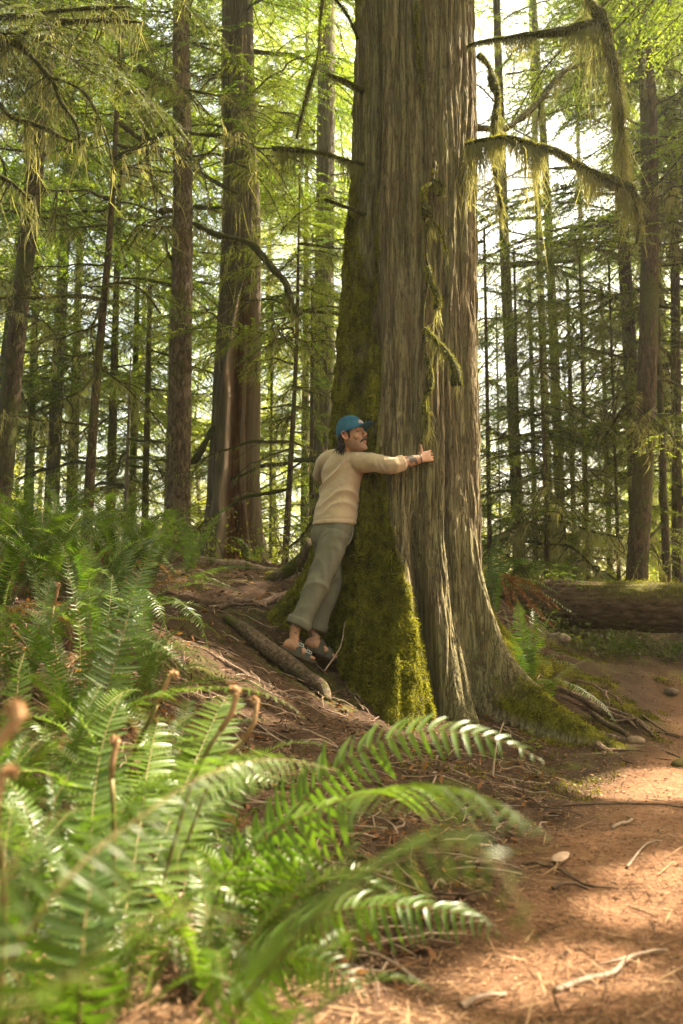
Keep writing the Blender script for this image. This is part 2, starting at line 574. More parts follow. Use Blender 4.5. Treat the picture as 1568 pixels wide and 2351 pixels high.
def make_cedar():
    root = empty('cedar_tree', (CX, CY, .1), 'giant old cedar with furrowed bark and a mossy foot, hugged by the man', 'tree')
    nth, nz = 1100, 1000
    th = np.linspace(-PI, PI, nth, endpoint=False)
    # more columns on the side one sees
    th = wrap(th + .35 * np.sin(th + PI / 2) * 1.2 + 0)
    th = np.sort(th)
    zs = np.concatenate([np.linspace(-.5, 2.2, 430), np.linspace(2.2, 6.6, 470)[1:], np.linspace(6.6, 16, 60)[1:]])
    TH, Z = np.meshgrid(th, zs)
    r = trunk_r(TH, Z)
    mk = moss_mask(TH, Z)
    r = r + mk * (.016 + .030 * fbm(TH * 17, Z * 10, 2, 4))
    V = np.stack([cxz(Z) + r * np.cos(TH), CY + r * np.sin(TH), Z], -1).reshape(-1, 3)
    mb = MB()
    mb.add(V, grid_faces(len(zs), nth), a=mk.ravel())
    m, nt = new_mat('cedar_bark')
    g = NT(nt)
    at = g.n('Attribute', attribute_name='moss').outputs['Fac']
    v = g.coord((1, 1, .05))
    a = g.noise(v, 24, 6, .7, .3)
    b = g.noise(g.coord((1, 1, .16)), 75, 5, .7)
    f = g.math('ADD', g.math('MULTIPLY', a, .6), g.math('MULTIPLY', b, .4))
    c = g.ramp(f, [(.28, (.065, .045, .025)), (.43, (.19, .145, .08)), (.56, (.305, .245, .143)), (.75, (.44, .37, .235))])
    cr = g.math('ABSOLUTE', g.math('SUBTRACT', g.noise(g.coord((1, 1, .045)), 17, 3, .55, .5), .5))
    cr2 = g.math('ABSOLUTE', g.math('SUBTRACT', g.noise(g.coord((1, 1, .08)), 42, 3, .6, .4), .5))
    crk = g.ramp(g.math('MINIMUM', cr, g.math('MULTIPLY', cr2, 1.6)), [(.0, (1, 1, 1)), (.055, (0, 0, 0))])
    # grey green lichen bloom on the strips, redder where bark has flaked
    li = g.ramp(g.noise(g.coord((1, 1, .3)), 3.0, 5, .65), [(.40, (0, 0, 0)), (.60, (1, 1, 1))])
    c = g.mix(g.math('MULTIPLY', li, g.math('MULTIPLY', f, 1.0)), c, (.245, .24, .10))
    rd = g.ramp(g.noise(g.coord((1.3, 1.3, .22)), 4.5, 5, .7), [(.55, (0, 0, 0)), (.72, (1, 1, 1))])
    c = g.mix(g.math('MULTIPLY', rd, .55), c, g.mix(b, (.09, .045, .03), (.30, .17, .11)))
    c = g.mix(g.math('MULTIPLY', crk, .7), c, (.045, .028, .018))
    sp = g.ramp(g.noise(g.coord((1, 1, .6)), 60, 3, .6), [(.66, (0, 0, 0)), (.72, (1, 1, 1))])
    c = g.mix(g.math('MULTIPLY', sp, .5), c, (.38, .34, .22))
    ms = g.noise(g.coord(), 60, 5, .75)
    mc = g.ramp(ms, [(.3, (.06, .065, .008)), (.5, (.19, .19, .02)), (.72, (.33, .315, .042))])
    big = g.ramp(g.noise(g.coord((1, 1, .6)), 9, 4, .7), [(.38, (.28, .25, .25)), (.62, (1.2, 1.15, 1.0))])
    mc = g.mix(1.0, mc, big, 'MULTIPLY')
    mf = g.math('MULTIPLY', at, 1.0, True)
    c = g.mix(mf, c, mc)
    h = g.math('ADD', g.math('SUBTRACT', a, g.math('MULTIPLY', crk, .5)), g.math('ADD', g.math('MULTIPLY', b, .6), g.math('MULTIPLY', g.math('MULTIPLY', ms, at), 1.2)))
    g.out(g.principled(c, .92, g.bump(h, 1.0, .03), .15).outputs[0])
    trunk = mb.build('trunk', m, root, attr='moss')

    # moss tufts standing on the bark
    rng = np.random.default_rng(3)
    n = 240000
    th = rng.uniform(-PI, .9, n)
    z = rng.uniform(-.1, 4.4, n)
    z = np.where(rng.random(n) < .75, rng.uniform(-.05, 1.6, n), z)
    k = moss_mask(th, z)
    keep = rng.random(n) < k * .9
    th, z = th[keep], z[keep]
    r = trunk_r(th, z) + .016 + .030 * fbm(th * 17, z * 10, 2, 4)
    e = .01
    drz = (trunk_r(th, z + .05, False) - trunk_r(th, z - .05, False)) / .1
    nr = norm(np.stack([np.cos(th), np.sin(th), -drz], 1))
    pos = np.stack([cxz(z) + r * np.cos(th), CY + r * np.sin(th), z], 1) - nr * .004
    d = norm(nr * rng.uniform(.4, 1.0, (len(th), 1)) + rng.normal(0, .55, (len(th), 3)) + np.array([0, 0, -.35]))
    mt = MB()
    V, Q = leaves(pos, d, rnd_unit(rng, len(th)), rng.uniform(.014, .036, len(th)), rng.uniform(.004, .008, len(th)))
    mt.add(V, Q)
    mt.build('moss', M['moss'], root, smooth=False)
    return root


CEDAR = make_cedar()


def surf(px, py, off=0.0):
    """the place on the cedar's bark seen at (px, py)"""
    o = np.array([0, 0, CAM_Z])
    d = norm(P(px, py, 5.0) - o)
    for s in np.arange(4.5, 9.0, .006):
        q = o + d * s
        cx = float(cxz(q[2]))
        t = math.atan2(q[1] - CY, q[0] - cx)
        if math.hypot(q[0] - cx, q[1] - CY) < float(trunk_r(t, q[2], False)):
            return q - d * off
    return o + d * 7.0
# ------------------------------------------------------------------ the man hugging the tree
PF = norm([.75, .66, 0])
PR = np.array([PF[1], -PF[0], 0])
UPV = np.array([0, 0, 1.0])


def loft(c, A, B, a, b, ns=32, pw=2.0):
    """closed rings: centres c, half axes a along A and b along B (superellipse power pw)"""
    c = np.asarray(c, float)
    t = np.linspace(0, 2 * PI, ns, endpoint=False)
    ct, st = np.cos(t), np.sin(t)
    e = 2.0 / pw
    ct, st = np.sign(ct) * np.abs(ct) ** e, np.sign(st) * np.abs(st) ** e
    A, B = np.broadcast_to(A, c.shape), np.broadcast_to(B, c.shape)
    a, b = np.broadcast_to(a, len(c)), np.broadcast_to(b, len(c))
    V = c[:, None] + A[:, None] * (a[:, None] * ct)[..., None] + B[:, None] * (b[:, None] * st)[..., None]
    V = V.reshape(-1, 3)
    Q = grid_faces(len(c), ns)
    V = np.vstack([V, c[:1], c[-1:]])
    k = np.arange(ns)
    n0, n1, e0 = len(V) - 2, len(V) - 1, (len(c) - 1) * ns
    T = np.vstack([np.stack([np.full(ns, n0), (k + 1) % ns, k], 1), np.stack([np.full(ns, n1), e0 + k, e0 + (k + 1) % ns], 1)])
    return V, Q, T


def ball(c, r, axes=None, n=14):
    th = np.linspace(0, PI, n)
    r = np.broadcast_to(np.asarray(r, float), 3)
    ax = np.eye(3) if axes is None else np.asarray(axes, float)
    cc = np.asarray(c) + ax[2] * (np.cos(th) * r[2])[:, None]
    return loft(cc, ax[0], ax[1], np.sin(th) * r[0] + 1e-5, np.sin(th) * r[1] + 1e-5, 20)


def fuse(mb, voxel, smooth=2):
    """one continuous skin round all the shapes in mb; returns vertices, faces"""
    me = mb.mesh('fuse', [])
    o = bpy.data.objects.new('fuse', me)
    col.objects.link(o)
    r = o.modifiers.new('r', 'REMESH')
    r.mode = 'VOXEL'
    r.voxel_size = voxel
    if smooth:
        s = o.modifiers.new('s', 'SMOOTH')
        s.factor = .5
        s.iterations = smooth
    dg = bpy.context.evaluated_depsgraph_get()
    ev = o.evaluated_get(dg)
    m2 = bpy.data.meshes.new_from_object(ev)
    V = np.zeros(len(m2.vertices) * 3, np.float32)
    m2.vertices.foreach_get('co', V)
    N = np.zeros(len(m2.vertices) * 3, np.float32)
    m2.vertices.foreach_get('normal', N)
    n = len(m2.polygons)
    ls = np.zeros(n, np.int32)
    lt = np.zeros(n, np.int32)
    m2.polygons.foreach_get('loop_start', ls)
    m2.polygons.foreach_get('loop_total', lt)
    vi = np.zeros(len(m2.loops), np.int32)
    m2.loops.foreach_get('vertex_index', vi)
    Q = vi[ls[lt == 4][:, None] + np.arange(4)]
    T = vi[ls[lt == 3][:, None] + np.arange(3)]
    bpy.data.objects.remove(o)
    bpy.data.meshes.remove(m2)
    return V.reshape(-1, 3), Q, T, N.reshape(-1, 3)


def add_attr(o, name, v):
    a = o.data.attributes.new(name, 'FLOAT', 'POINT')
    a.data.foreach_set('value', np.asarray(v, np.float32))


def seg_dist(V, a, b):
    ab = b - a
    t = np.clip(((V - a) @ ab) / (ab @ ab), 0, 1)
    return np.linalg.norm(V - (a + t[:, None] * ab), axis=1), t


def make_person():
    J = dict(hem=P(767, 1203, 6.53), pel=P(761, 1226, 6.52), chest=P(788, 1090, 6.56), neck=P(799, 1028, 6.55),
             rs=P(824, 1058, 6.44), re=P(897, 1069, 6.27), rw=P(966, 1053, 6.345),
             ls=P(750, 1057, 6.69), le=P(735, 1090, 6.93), lw=P(743, 1055, 7.10),
             rh=P(770, 1236, 6.45), rk=P(732, 1335, 6.37), ra=P(677, 1452, 6.30),
             lh=P(753, 1232, 6.60), lk=P(757, 1345, 6.56), la=P(717, 1460, 6.50))
    root = empty('person', P(700, 1525, 6.37), 'man in a blue cap and cream sweater hugging the giant cedar, eyes closed', 'person')

    # ---- head frame
    yaw = math.radians(-33)
    pit = math.radians(13)
    hx = np.array([math.cos(yaw) * math.cos(pit), math.sin(yaw) * math.cos(pit), math.sin(pit)])
    hy = np.array([-math.sin(yaw), math.cos(yaw), 0])
    hz = np.cross(hx, hy)
    hy, hz = hy * math.cos(.05) + hz * math.sin(.05), hz * math.cos(.05) - hy * math.sin(.05)
    HC, HS = P(808, 1001, 6.45), 1.05
    H = lambda q: HC + HS * (np.asarray(q, float)[..., 0:1] * hx + np.asarray(q, float)[..., 1:2] * hy + np.asarray(q, float)[..., 2:3] * hz)
    local = lambda V: np.stack([(V - HC) @ hx, (V - HC) @ hy, (V - HC) @ hz], 1) / HS
    AX = np.array([hx, hy, hz])

    mb = MB()
    z = np.array([-.128, -.122, -.11, -.09, -.07, -.05, -.03, -.01, .01, .03, .05, .08, .105, .12, .127])
    fx = np.array([.070, .080, .086, .086, .087, .086, .085, .084, .082, .088, .089, .078, .055, .032, .01])
    bx = np.array([.030, .010, -.012, -.032, -.048, -.06, -.072, -.084, -.093, -.098, -.098, -.088, -.064, -.038, -.01])
    w = np.array([.016, .027, .038, .049, .056, .061, .065, .068, .071, .074, .075, .069, .05, .03, .01])
    zz = np.linspace(-.128, .127, 46)
    F_, B_, W_ = (np.interp(zz, z, q) for q in (fx, bx, w))
    c = H(np.stack([(F_ + B_) / 2, 0 * zz, zz], 1))
    V, Q, T = loft(c, hx, hy, (F_ - B_) / 2 * HS, W_ * HS, 40, 2.25)
    mb.add(V, Q, T)
    tb = lambda pts, r, ns=12: mb.add(*tube(H(np.array(pts, float)), np.array(r) * HS, ns))
    bl = lambda cc, r: mb.add(*ball(H(np.array(cc, float)), np.array(r) * HS, AX))
    tb([(.080, 0, .018), (.094, 0, -.004), (.106, 0, -.022), (.111, 0, -.030)], [.008, .009, .011, .0115])       # nose
    for s in (-1, 1):
        bl((.094, s * .0125, -.034), (.012, .008, .008))                                                          # nostril wings
        tb([(.080, s * .010, .030), (.083, s * .028, .036), (.068, s * .052, .030)], [.008, .009, .007])         # brow ridge
        bl((.071, s * .031, .010), (.0135, .016, .0115))                                                         # closed lids
        bl((.058, s * .048, -.030), (.022, .020, .020))                                                          # cheek bone
        # ear: rim, lobe and bowl
        e = s * .074
        mb.add(*ball(H((-.008, e, -.006)), np.array([.020, .006, .030]) * HS, AX))
        tb([(.004, e + s * .004, .006), (.000, e + s * .010, .024), (-.014, e + s * .013, .028), (-.026, e + s * .013, .016), (-.026, e + s * .010, -.006),
            (-.014, e + s * .006, -.026), (-.002, e + s * .004, -.034)], [.004, .005, .005, .005, .005, .006, .006], 8)
    tb([(.086, -.020, -.071), (.093, -.009, -.0675), (.0945, 0, -.069), (.093, .009, -.0675), (.086, .020, -.071)], [.003, .0055, .006, .0055, .003])   # lips
    tb([(.085, -.017, -.0785), (.0925, 0, -.080), (.085, .017, -.0785)], [.003, .0065, .003])
    bl((.080, 0, -.112), (.015, .022, .016))
    # neck
    mb.add(*tube(np.array([H((-.022, 0, -.02)), H((-.022, 0, -.085)), J['neck'] + [0, 0, .02], J['neck'] - [0, 0, .05]]), [.056, .058, .063, .075], 20))
    # core of the trunk and limbs (under the clothes)
    ax = resample([J['pel'] - [0, 0, .06], J['pel'], J['hem'], J['chest'], J['neck'] - [0, 0, .03]], 20)
    mb.add(*loft(ax, PR, PF, np.interp(np.linspace(0, 1, 20), [0, .3, .7, .9, 1], [.13, .14, .155, .13, .06]), np.interp(np.linspace(0, 1, 20), [0, .7, 1], [.09, .095, .05])))
    arm = lambda ps, rs: mb.add(*tube(resample(ps, 24), np.interp(np.linspace(0, 1, 24), np.linspace(0, 1, len(rs)), rs), 16))
    arm([J['neck'] - [0, 0, .05], J['rs'], J['re']], [.05, .055, .05, .045])
    arm([J['re'], J['re'] * .6 + J['rw'] * .4 + [0, -.004, 0], J['rw']], [.046, .047, .040, .030])
    arm([J['neck'] - [0, 0, .05], J['ls'], J['le']], [.05, .055, .05, .045])
    arm([J['le'], J['le'] * .6 + J['lw'] * .4, J['lw']], [.045, .046, .038, .029])
    for h, k, a in (('rh', 'rk', 'ra'), ('lh', 'lk', 'la')):
        arm([J[h], J[k]], [.085, .075, .06])
        arm([J[k], J[k] * .6 + J[a] * .4, J[a] + [0, 0, .02]], [.058, .06, .05, .04, .037])

    # ---- hands
    def hand(o, x, zdir, side=1, curl=(.12, .22, .25), sc=1.0, spread=1.0):
        """o wrist, x towards the fingers, zdir out of the back of the hand, side: which way the thumb lies"""
        x = norm(x)
        zd = norm(zdir - x * np.dot(zdir, x))
        y = np.cross(zd, x) * side
        L = lambda q: o + sc * (q[0] * x + q[1] * y + q[2] * zd)
        cs = [(-.02, 0, 0), (.0, 0, 0), (.03, .004, 0), (.06, .002, .002), (.088, 0, .001), (.096, 0, 0)]
        mb.add(*loft(np.array([L(q) for q in cs]), y, zd, np.array([.027, .029, .037, .041, .040, .034]) * sc, np.array([.019, .017, .0155, .0145, .012, .008]) * sc, 24, 2.4))
        tips = []
        for yy, ln, r, sp in ((.031, .068, .0088, .10), (.011, .077, .009, .02), (-.010, .071, .0086, -.05), (-.029, .055, .0076, -.13)):
            p = np.array([.082, yy, .0])
            pts, ang, pts_r = [p.copy()], 0.0, [r * 1.12]
            for j, f in enumerate((.44, .30, .26)):
                ang += curl[j]
                p = p + ln * f * 1.12 * np.array([math.cos(ang) * math.cos(sp * spread), math.sin(sp * spread), -math.sin(ang)])
                pts.append(p.copy())
                pts_r.append(r * (1.04, .95, .72)[j])
            q = np.array([L(v) for v in pts])
            w_ = resample(q, 16)
            rr = np.interp(np.linspace(0, 1, 16), [0, .25, .44, .6, .74, .9, 1], [r * 1.1, r * .98, r * 1.06, r * .93, r * 1.0, r * .9, r * .6]) * sc
            mb.add(*tube(w_, rr, 12))
            tips.append(w_)
        th = np.array([L(q) for q in ((.012, .020, -.004), (.026, .043, -.002), (.033, .070, .002), (.034, .099, .004))])
        mb.add(*tube(resample(th, 16), np.interp(np.linspace(0, 1, 16), [0, .3, .6, .8, 1], [.016, .014, .0098, .0102, .006]) * sc, 12))
        return tips

    tgt = surf(1000, 1043, .020)
    out = norm([tgt[0] - CX, tgt[1] - CY, 0])
    tips = hand(J['rw'], tgt - J['rw'], out, 1, (.28, .42, .40), 1.0)
    outl = norm([J['lw'][0] - CX, J['lw'][1] - CY, 0])
    hand(J['lw'], np.array([.05, .12, .10]), outl, -1, (.2, .2, .2))

    # ---- feet
    feet = []
    for a, heel, toe in (('ra', P(648, 1484, 6.285), P(723, 1518, 6.31)), ('la', P(699, 1480, 6.47), P(763, 1509, 6.52))):
        fd = norm(toe - heel)
        sd = norm(np.cross(fd, UPV))          # to the foot's right
        up = np.cross(sd, fd)
        ln = .255
        toe = heel + fd * ln
        med = -1 if a == 'ra' else 1
        Lf = lambda q, heel=heel, fd=fd, sd=sd, up=up: heel + q[0] * fd + q[1] * sd + q[2] * up
        s = np.array([0, .012, .035, .07, .11, .15, .185, .205, .215])
        hw = np.array([.016, .028, .033, .034, .036, .041, .045, .044, .036])
        ht = np.array([.020, .030, .040, .043, .034, .026, .019, .014, .010])
        cs = np.array([Lf((x, med * .004 * (x > .1), h)) for x, h in zip(s, ht)])
        mb.add(*loft(cs, sd, up, hw, ht, 24, 2.3))
        mb.add(*tube(np.array([Lf((.05, 0, .035)), Lf((.055, 0, .075)), J[a] + [0, 0, .03]]), [.036, .034, .037], 16))
        for k, (yy, l2, r) in enumerate(((.030, .050, .0125), (.010, .046, .0095), (-.007, .040, .009), (-.022, .033, .0085), (-.036, .026, .008))):
            b0 = Lf((.195 + .004 * (k == 0), med * yy, .011))
            b1 = Lf((.195 + l2, med * yy * 1.03, .009))
            mb.add(*tube(resample([b0, (b0 + b1) / 2 + up * .004, b1], 8), [r, r, r, r * .95, r, r * 1.02, r * .9, r * .5], 10))
        feet.append((heel, fd, sd, up, med))

    V, Q, T, N = fuse(mb, .0032, 2)
    q = local(V)
    tat = np.zeros(len(V))
    d, t = seg_dist(V, J['re'], J['rw'])
    on = d < .06
    blot = fbm(V[:, 0] * 26 + V[:, 2] * 8, V[:, 1] * 20, V[:, 2] * 38, 3)
    arm_axis = np.clip(t, 0, 1)
    tat = np.where(on & (t > .30) & (t < .99), np.clip((blot + .16 - 1.2 * np.abs(arm_axis - .62)) / .08, 0, 1), 0)
    tat = np.maximum(tat, np.where(on & (t > .93) & (t < .998), 1, 0))                 # the band round the wrist
    for a in ('ra', 'la'):
        da = np.linalg.norm(V - (J[a] + [0, 0, .015]), axis=1)
        b2 = fbm(V[:, 0] * 45, V[:, 1] * 45, V[:, 2] * 45, 3)
        tat = np.maximum(tat, .75 * np.clip((b2 - .02) / .12, 0, 1) * np.clip((.075 - da) / .02, 0, 1))
    hd = (np.linalg.norm(V - HC, axis=1) < .16) & (q[:, 0] > 0)
    lip = np.where(hd, np.exp(-((q[:, 2] + .0725) / .008) ** 2) * np.clip((q[:, 0] - .085) / .003, 0, 1) * np.exp(-(q[:, 1] / .018) ** 4), 0)
    lash = np.where(hd, np.exp(-((q[:, 2] - .0035 - 6 * (np.abs(q[:, 1]) - .031) ** 2) / .0032) ** 2) * np.exp(-((np.abs(q[:, 1]) - .032) / .014) ** 4), 0)
    lash = np.maximum(lash, np.where(hd, .9 * np.exp(-((q[:, 2] - .0735 + .07) / .006) ** 2) * 0, 0))
    stub = np.where(np.linalg.norm(V - HC, axis=1) < .17, np.clip((-.035 - q[:, 2]) / .02, 0, 1) * np.clip((q[:, 0] + .02) / .02, 0, 1), 0)
    red = np.zeros(len(V))
    for w_ in tips:
        red = np.maximum(red, np.exp(-(np.linalg.norm(V - w_[8], axis=1) / .016) ** 2))
    red = np.maximum(red, np.exp(-(np.linalg.norm(V - H((-.01, -.08, 0)), axis=1) / .03) ** 2))
    red = np.maximum(red, .8 * np.exp(-(np.linalg.norm(V - H((.108, 0, -.03)), axis=1) / .016) ** 2))
    for heel, fd, sd, up, med in feet:
        red = np.maximum(red, .8 * np.exp(-(np.linalg.norm(V - (heel + fd * .235 + up * .01), axis=1) / .035) ** 2))
        red = np.maximum(red, .6 * np.exp(-(np.linalg.norm(V - (heel + up * .02), axis=1) / .03) ** 2))
    m, nt = new_mat('skin')
    g = NT(nt)
    A = lambda n_: g.n('Attribute', attribute_name=n_).outputs['Fac']
    base = g.ramp(g.noise(g.coord(), 60, 4, .6), [(.3, (.40, .205, .125)), (.7, (.50, .27, .17))])
    c = g.mix(g.math('MULTIPLY', A('red'), .55), base, (.50, .16, .11))
    c = g.mix(g.math('MULTIPLY', A('stub'), .38), c, (.16, .10, .08))
    c = g.mix(g.math('MULTIPLY', A('lip'), .7), c, (.38, .13, .10))
    c = g.mix(g.math('MULTIPLY', A('lash'), .85), c, (.05, .025, .018))
    c = g.mix(g.math('MULTIPLY', A('tattoo'), .86), c, (.05, .055, .055))
    g.out(g.principled(c, .5, g.bump(g.noise(g.coord(), 300, 3, .6), .15, .002), .35, **{'Subsurface Weight': .08, 'Subsurface Radius': (.01, .004, .002)}).outputs[0])
    b = MB()
    b.add(V, Q, T)
    body = b.build('body', m, root)
    for n_, v in (('tattoo', tat), ('lip', lip), ('lash', lash), ('stub', stub), ('red', red)):
        add_attr(body, n_, v)

    # ---- moustache and brows
    hairm = mat_flat('dark_hair', (.012, .007, .005), (.035, .021, .014), 40, .6, .4)
    b = MB()
    b.add(*tube(H(np.array([(.074, -.038, -.073), (.084, -.026, -.063), (.0915, -.012, -.0565), (.094, 0, -.0555), (.0915, .012, -.0565), (.084, .026, -.063), (.074, .038, -.073)])),
                np.array([.0035, .0075, .0088, .0075, .0088, .0075, .0035]) * HS, 10, rn=.25, nscale=120))
    b.build('moustache', hairm, body)
    for s in (-1, 1):
        b = MB()
        b.add(*tube(H(np.array([(.0885, s * .010, .031), (.0900, s * .024, .0375), (.078, s * .047, .035)])), np.array([.0042, .0056, .003]) * HS, 8, rn=.3, nscale=160))
        b.build('eyebrow', hairm, body)

    # ---- hair: shell under the cap, sideburns, curls down the nape
    b = MB()
    rng = np.random.default_rng(5)
    zz = np.linspace(-.075, .035, 16)
    Bx = np.interp(zz, [-.075, -.03, -.005, .03], [-.068, -.094, -.100, -.088])
    Fx = np.interp(zz, [-.075, -.045, -.02, .0, .03, .08], [-.045, -.035, -.02, .004, .045, .05])
    Wd = np.interp(zz, [-.075, -.03, .0, .03], [.054, .064, .077, .078])
    V, Q, T = loft(H(np.stack([(Fx + Bx) / 2, 0 * zz, zz], 1)), hx, hy, (Fx - Bx) / 2 * HS, Wd * HS, 36, 2.6)
    b.add(V, Q, T)
    for s in (-1, 1):
        b.add(*tube(H(np.array([(.022, s * .0745, .03), (.020, s * .072, .0), (.016, s * .0695, -.028)])), np.array([.012, .009, .003]) * HS, 8, flat=.5))
    for k in range(110):
        a = rng.uniform(-1.35, 1.35)
        x0, y0 = -.075 * math.cos(a) - .02, .066 * math.sin(a)
        z0 = rng.uniform(-.06, -.005)
        ln = rng.uniform(.045, .085)
        c1, c2 = rng.normal(0, .012, 2)
        pts = [(x0, y0, z0), (x0 - .012 - .004 * rng.random(), y0 * 1.05 + c1 * .5, z0 - ln * .4), (x0 - .014 + c2, y0 * 1.02 + c1, z0 - ln * .75), (x0 - .024 + c2, y0 + c1 * 1.4, z0 - ln)]
        b.add(*tube(resample(H(np.array(pts)), 8), np.array([.005, .005, .005, .0045, .004, .003, .002, .001]) * HS, 5))
    b.build('hair', hairm, root)

    # ---- cap
    m, nt = new_mat('cap_cloth')
    g = NT(nt)
    f = g.noise(g.coord(), 90, 5, .7)
    cc = g.ramp(g.math('ADD', g.math('MULTIPLY', f, .5), g.math('MULTIPLY', g.noise(g.coord(), 14, 3), .5)), [(.3, (.018, .075, .14)), (.6, (.04, .135, .22)), (.75, (.09, .20, .27))])
    g.out(g.principled(cc, .9, g.bump(f, .4, .003), .15).outputs[0])
    capm = m
    b = MB()
    al = np.linspace(0, PI / 2, 18)
    rows = []
    nsg = 60
    tt = np.linspace(0, 2 * PI, nsg, endpoint=False)
    for i, a in enumerate(al):
        kz = math.sin(a)
        kr = math.cos(a) ** .62
        x = -.004 + .106 * kr * np.cos(tt) - .004 * kz
        y = .0875 * kr * np.sin(tt)
        zz_ = .032 - .034 * (1 - np.cos(tt)) / 2 * (1 - kz) + .110 * kz ** 1.15
        seam = 1 - .012 * np.exp(-(((tt * 6 / (2 * PI)) % 1 - .5) / .05) ** 2) * kr
        wob = .0022 * vn(x * 40, y * 40, zz_ * 40)
        rows.append(np.stack([x * seam + wob, y * seam + wob, zz_ + wob], 1))
    R_ = np.array(rows)
    low = R_[0] * np.array([.975, .975, 1]) + np.array([0, 0, .004])
    V = np.vstack([low, R_.reshape(-1, 3)])
    b.add(H(V), grid_faces(len(al) + 1, nsg))
    top = H(np.array([(-.008, 0, .1435)]))
    b.add(*ball(top[0], np.array([.007, .007, .004]) * HS, AX))
    cap = b.build('cap', capm, root)
    # brim
    b = MB()
    u = np.linspace(-1.25, 1.25, 34)
    vv = np.linspace(0, 1, 12)
    U, W2 = np.meshgrid(u, vv)
    rx = .101 * np.cos(U) - .006
    ry = .0865 * np.sin(U)
    ext = .078 * np.cos(U * PI / 2 / 1.27) ** .65
    X = rx + ext * W2
    Y_ = ry * (1 + .03 * W2)
    Z_ = .034 - .034 * (1 - np.cos(U)) / 2 + .012 * W2 * np.cos(U) - .40 * Y_ ** 2 * 9 * (.25 + .4 * W2) * .6
    topv = np.stack([X, Y_, Z_ + .0022], -1).reshape(-1, 3)
    botv = np.stack([X, Y_, Z_ - .0022], -1).reshape(-1, 3)
    g1 = grid_faces(12, 34, False)
    e = np.concatenate([np.arange(34), np.arange(34) + 11 * 34])
    b.add(H(topv), g1)
    b.add(H(botv), g1[:, ::-1])
    k = np.arange(33) + 11 * 34
    b.add(H(np.vstack([topv, botv])), np.stack([k, k + 1, k + 1 + 408, k + 408], 1))
    b.build('brim', capm, cap)
    # embroidered badge: two short rows of pale pink thread strokes
    b = MB()
    rng = np.random.default_rng(11)
    def on_cap(t, a):
        kz, kr = math.sin(a), math.cos(a) ** .62
        return np.array([-.004 + .108 * kr * math.cos(t) - .004 * kz, .0895 * kr * math.sin(t), .032 - .034 * (1 - math.cos(t)) / 2 * (1 - kz) + .1115 * kz ** 1.15])
    for row, (a0, n_, t0, t1) in enumerate(((.46, 9, -.34, .30), (.33, 11, -.42, .34))):
        for i in range(n_):
            t = t0 + (t1 - t0) * (i + .5) / n_
            wob = rng.normal(0, .012, 4)
            pts = [on_cap(t + wob[0], a0 - .05), on_cap(t - .016 + wob[1], a0 + wob[2]), on_cap(t + .014, a0 + .055 + wob[3])]
            b.add(*tube(H(np.array(pts)), .0028 * HS, 6))
            if i % 2:
                b.add(*tube(H(np.array([on_cap(t - .02, a0 + .03), on_cap(t + .03, a0 + .025)])), .0024 * HS, 6))
    b.build('embroidery', mat_flat('pink_thread', (.55, .40, .42), (.72, .62, .64), 200, .8, .2), cap)

    # ---- sweater
    mb = MB()
    ax = resample([J['hem'] - .01 * UPV, J['hem'] * .7 + J['chest'] * .3, J['hem'] * .35 + J['chest'] * .65, J['chest'], J['chest'] * .4 + J['neck'] * .6, J['neck'] - .02 * UPV, J['neck'] + .028 * UPV], 34)
    s = np.linspace(0, 1, 34)
    aa = np.interp(s, [0, .1, .3, .55, .68, .80, .90, .96, 1], [.165, .163, .156, .168, .178, .170, .110, .072, .064])
    bb = np.interp(s, [0, .1, .3, .55, .68, .80, .90, .96, 1], [.142, .138, .126, .122, .120, .112, .085, .068, .062])
    mb.add(*loft(ax, PR, PF, aa, bb, 48, 2.35))
    sl_r = resample([J['neck'] - [0, 0, .065], J['rs'] * .92 + J['chest'] * .08, J['rs'] * .55 + J['re'] * .45, J['re'], J['re'] * .62 + J['rw'] * .38], 40)
    rr = np.interp(np.linspace(0, 1, 40), [0, .25, .45, .65, .8, .9, 1], [.06, .080, .071, .062, .058, .054, .051])
    ph = np.clip((np.linspace(0, 1, 40) - .80) / .1, 0, 1)
    rr = rr + ph * .0055 * np.sin(np.linspace(0, 1, 40) * 95)
    mb.add(*tube(sl_r, rr, 24))
    sl_l = resample([J['neck'] - [0, 0, .065], J['ls'] * .92 + J['chest'] * .08, J['ls'] * .5 + J['le'] * .5, J['le'], J['le'] * .55 + J['lw'] * .45], 40)
    mb.add(*tube(sl_l, rr, 24))
    V, Q, T, N = fuse(mb, .0065, 5)
    q_ = (V - J['chest'])
    cx_, cf = q_ @ PR, q_ @ PF
    cz = q_[:, 2]
    # pulled folds running up from the back of the waist to the armpit, and bunches in the sleeves
    u = cz * .80 - cx_ * .55 + cf * .35
    v2 = cz * .5 + cx_ * .8
    wv = u + .035 * vn(v2 * 6, u * 3, 1.0) + .02 * vn(v2 * 14, u * 10, 4.0)
    fold = 1 - np.abs(vn(wv * 13, v2 * 2.2, 3.0)) * 2
    tors = np.clip((cz + .33) / .12, 0, 1) * np.clip((.10 - cz) / .08, 0, 1) * np.clip((.2 - np.abs(cx_)) / .05, 0, 1)
    disp = .012 * fold * tors
    d1, t1 = seg_dist(V, J['rs'], J['re'])
    slv = np.clip(t1 * 1.5, 0, 1) * np.clip((.1 - d1) / .02, 0, 1)
    disp = disp + .0055 * slv * (1 - 2 * np.abs(vn(t1 * 9 + 2 * (V[:, 2] - J['rs'][2]) * 10, V[:, 2] * 8, V[:, 1] * 6)))
    hemk = np.exp(-((cz + .338) / .006) ** 2)
    V = V + N * (disp + .003 * fbm(V[:, 0] * 26, V[:, 1] * 30, V[:, 2] * 30, 2) - .003 * hemk)[:, None]
    m, nt = new_mat('knit_wool')
    g = NT(nt)
    f = g.noise(g.coord(), 220, 4, .7)
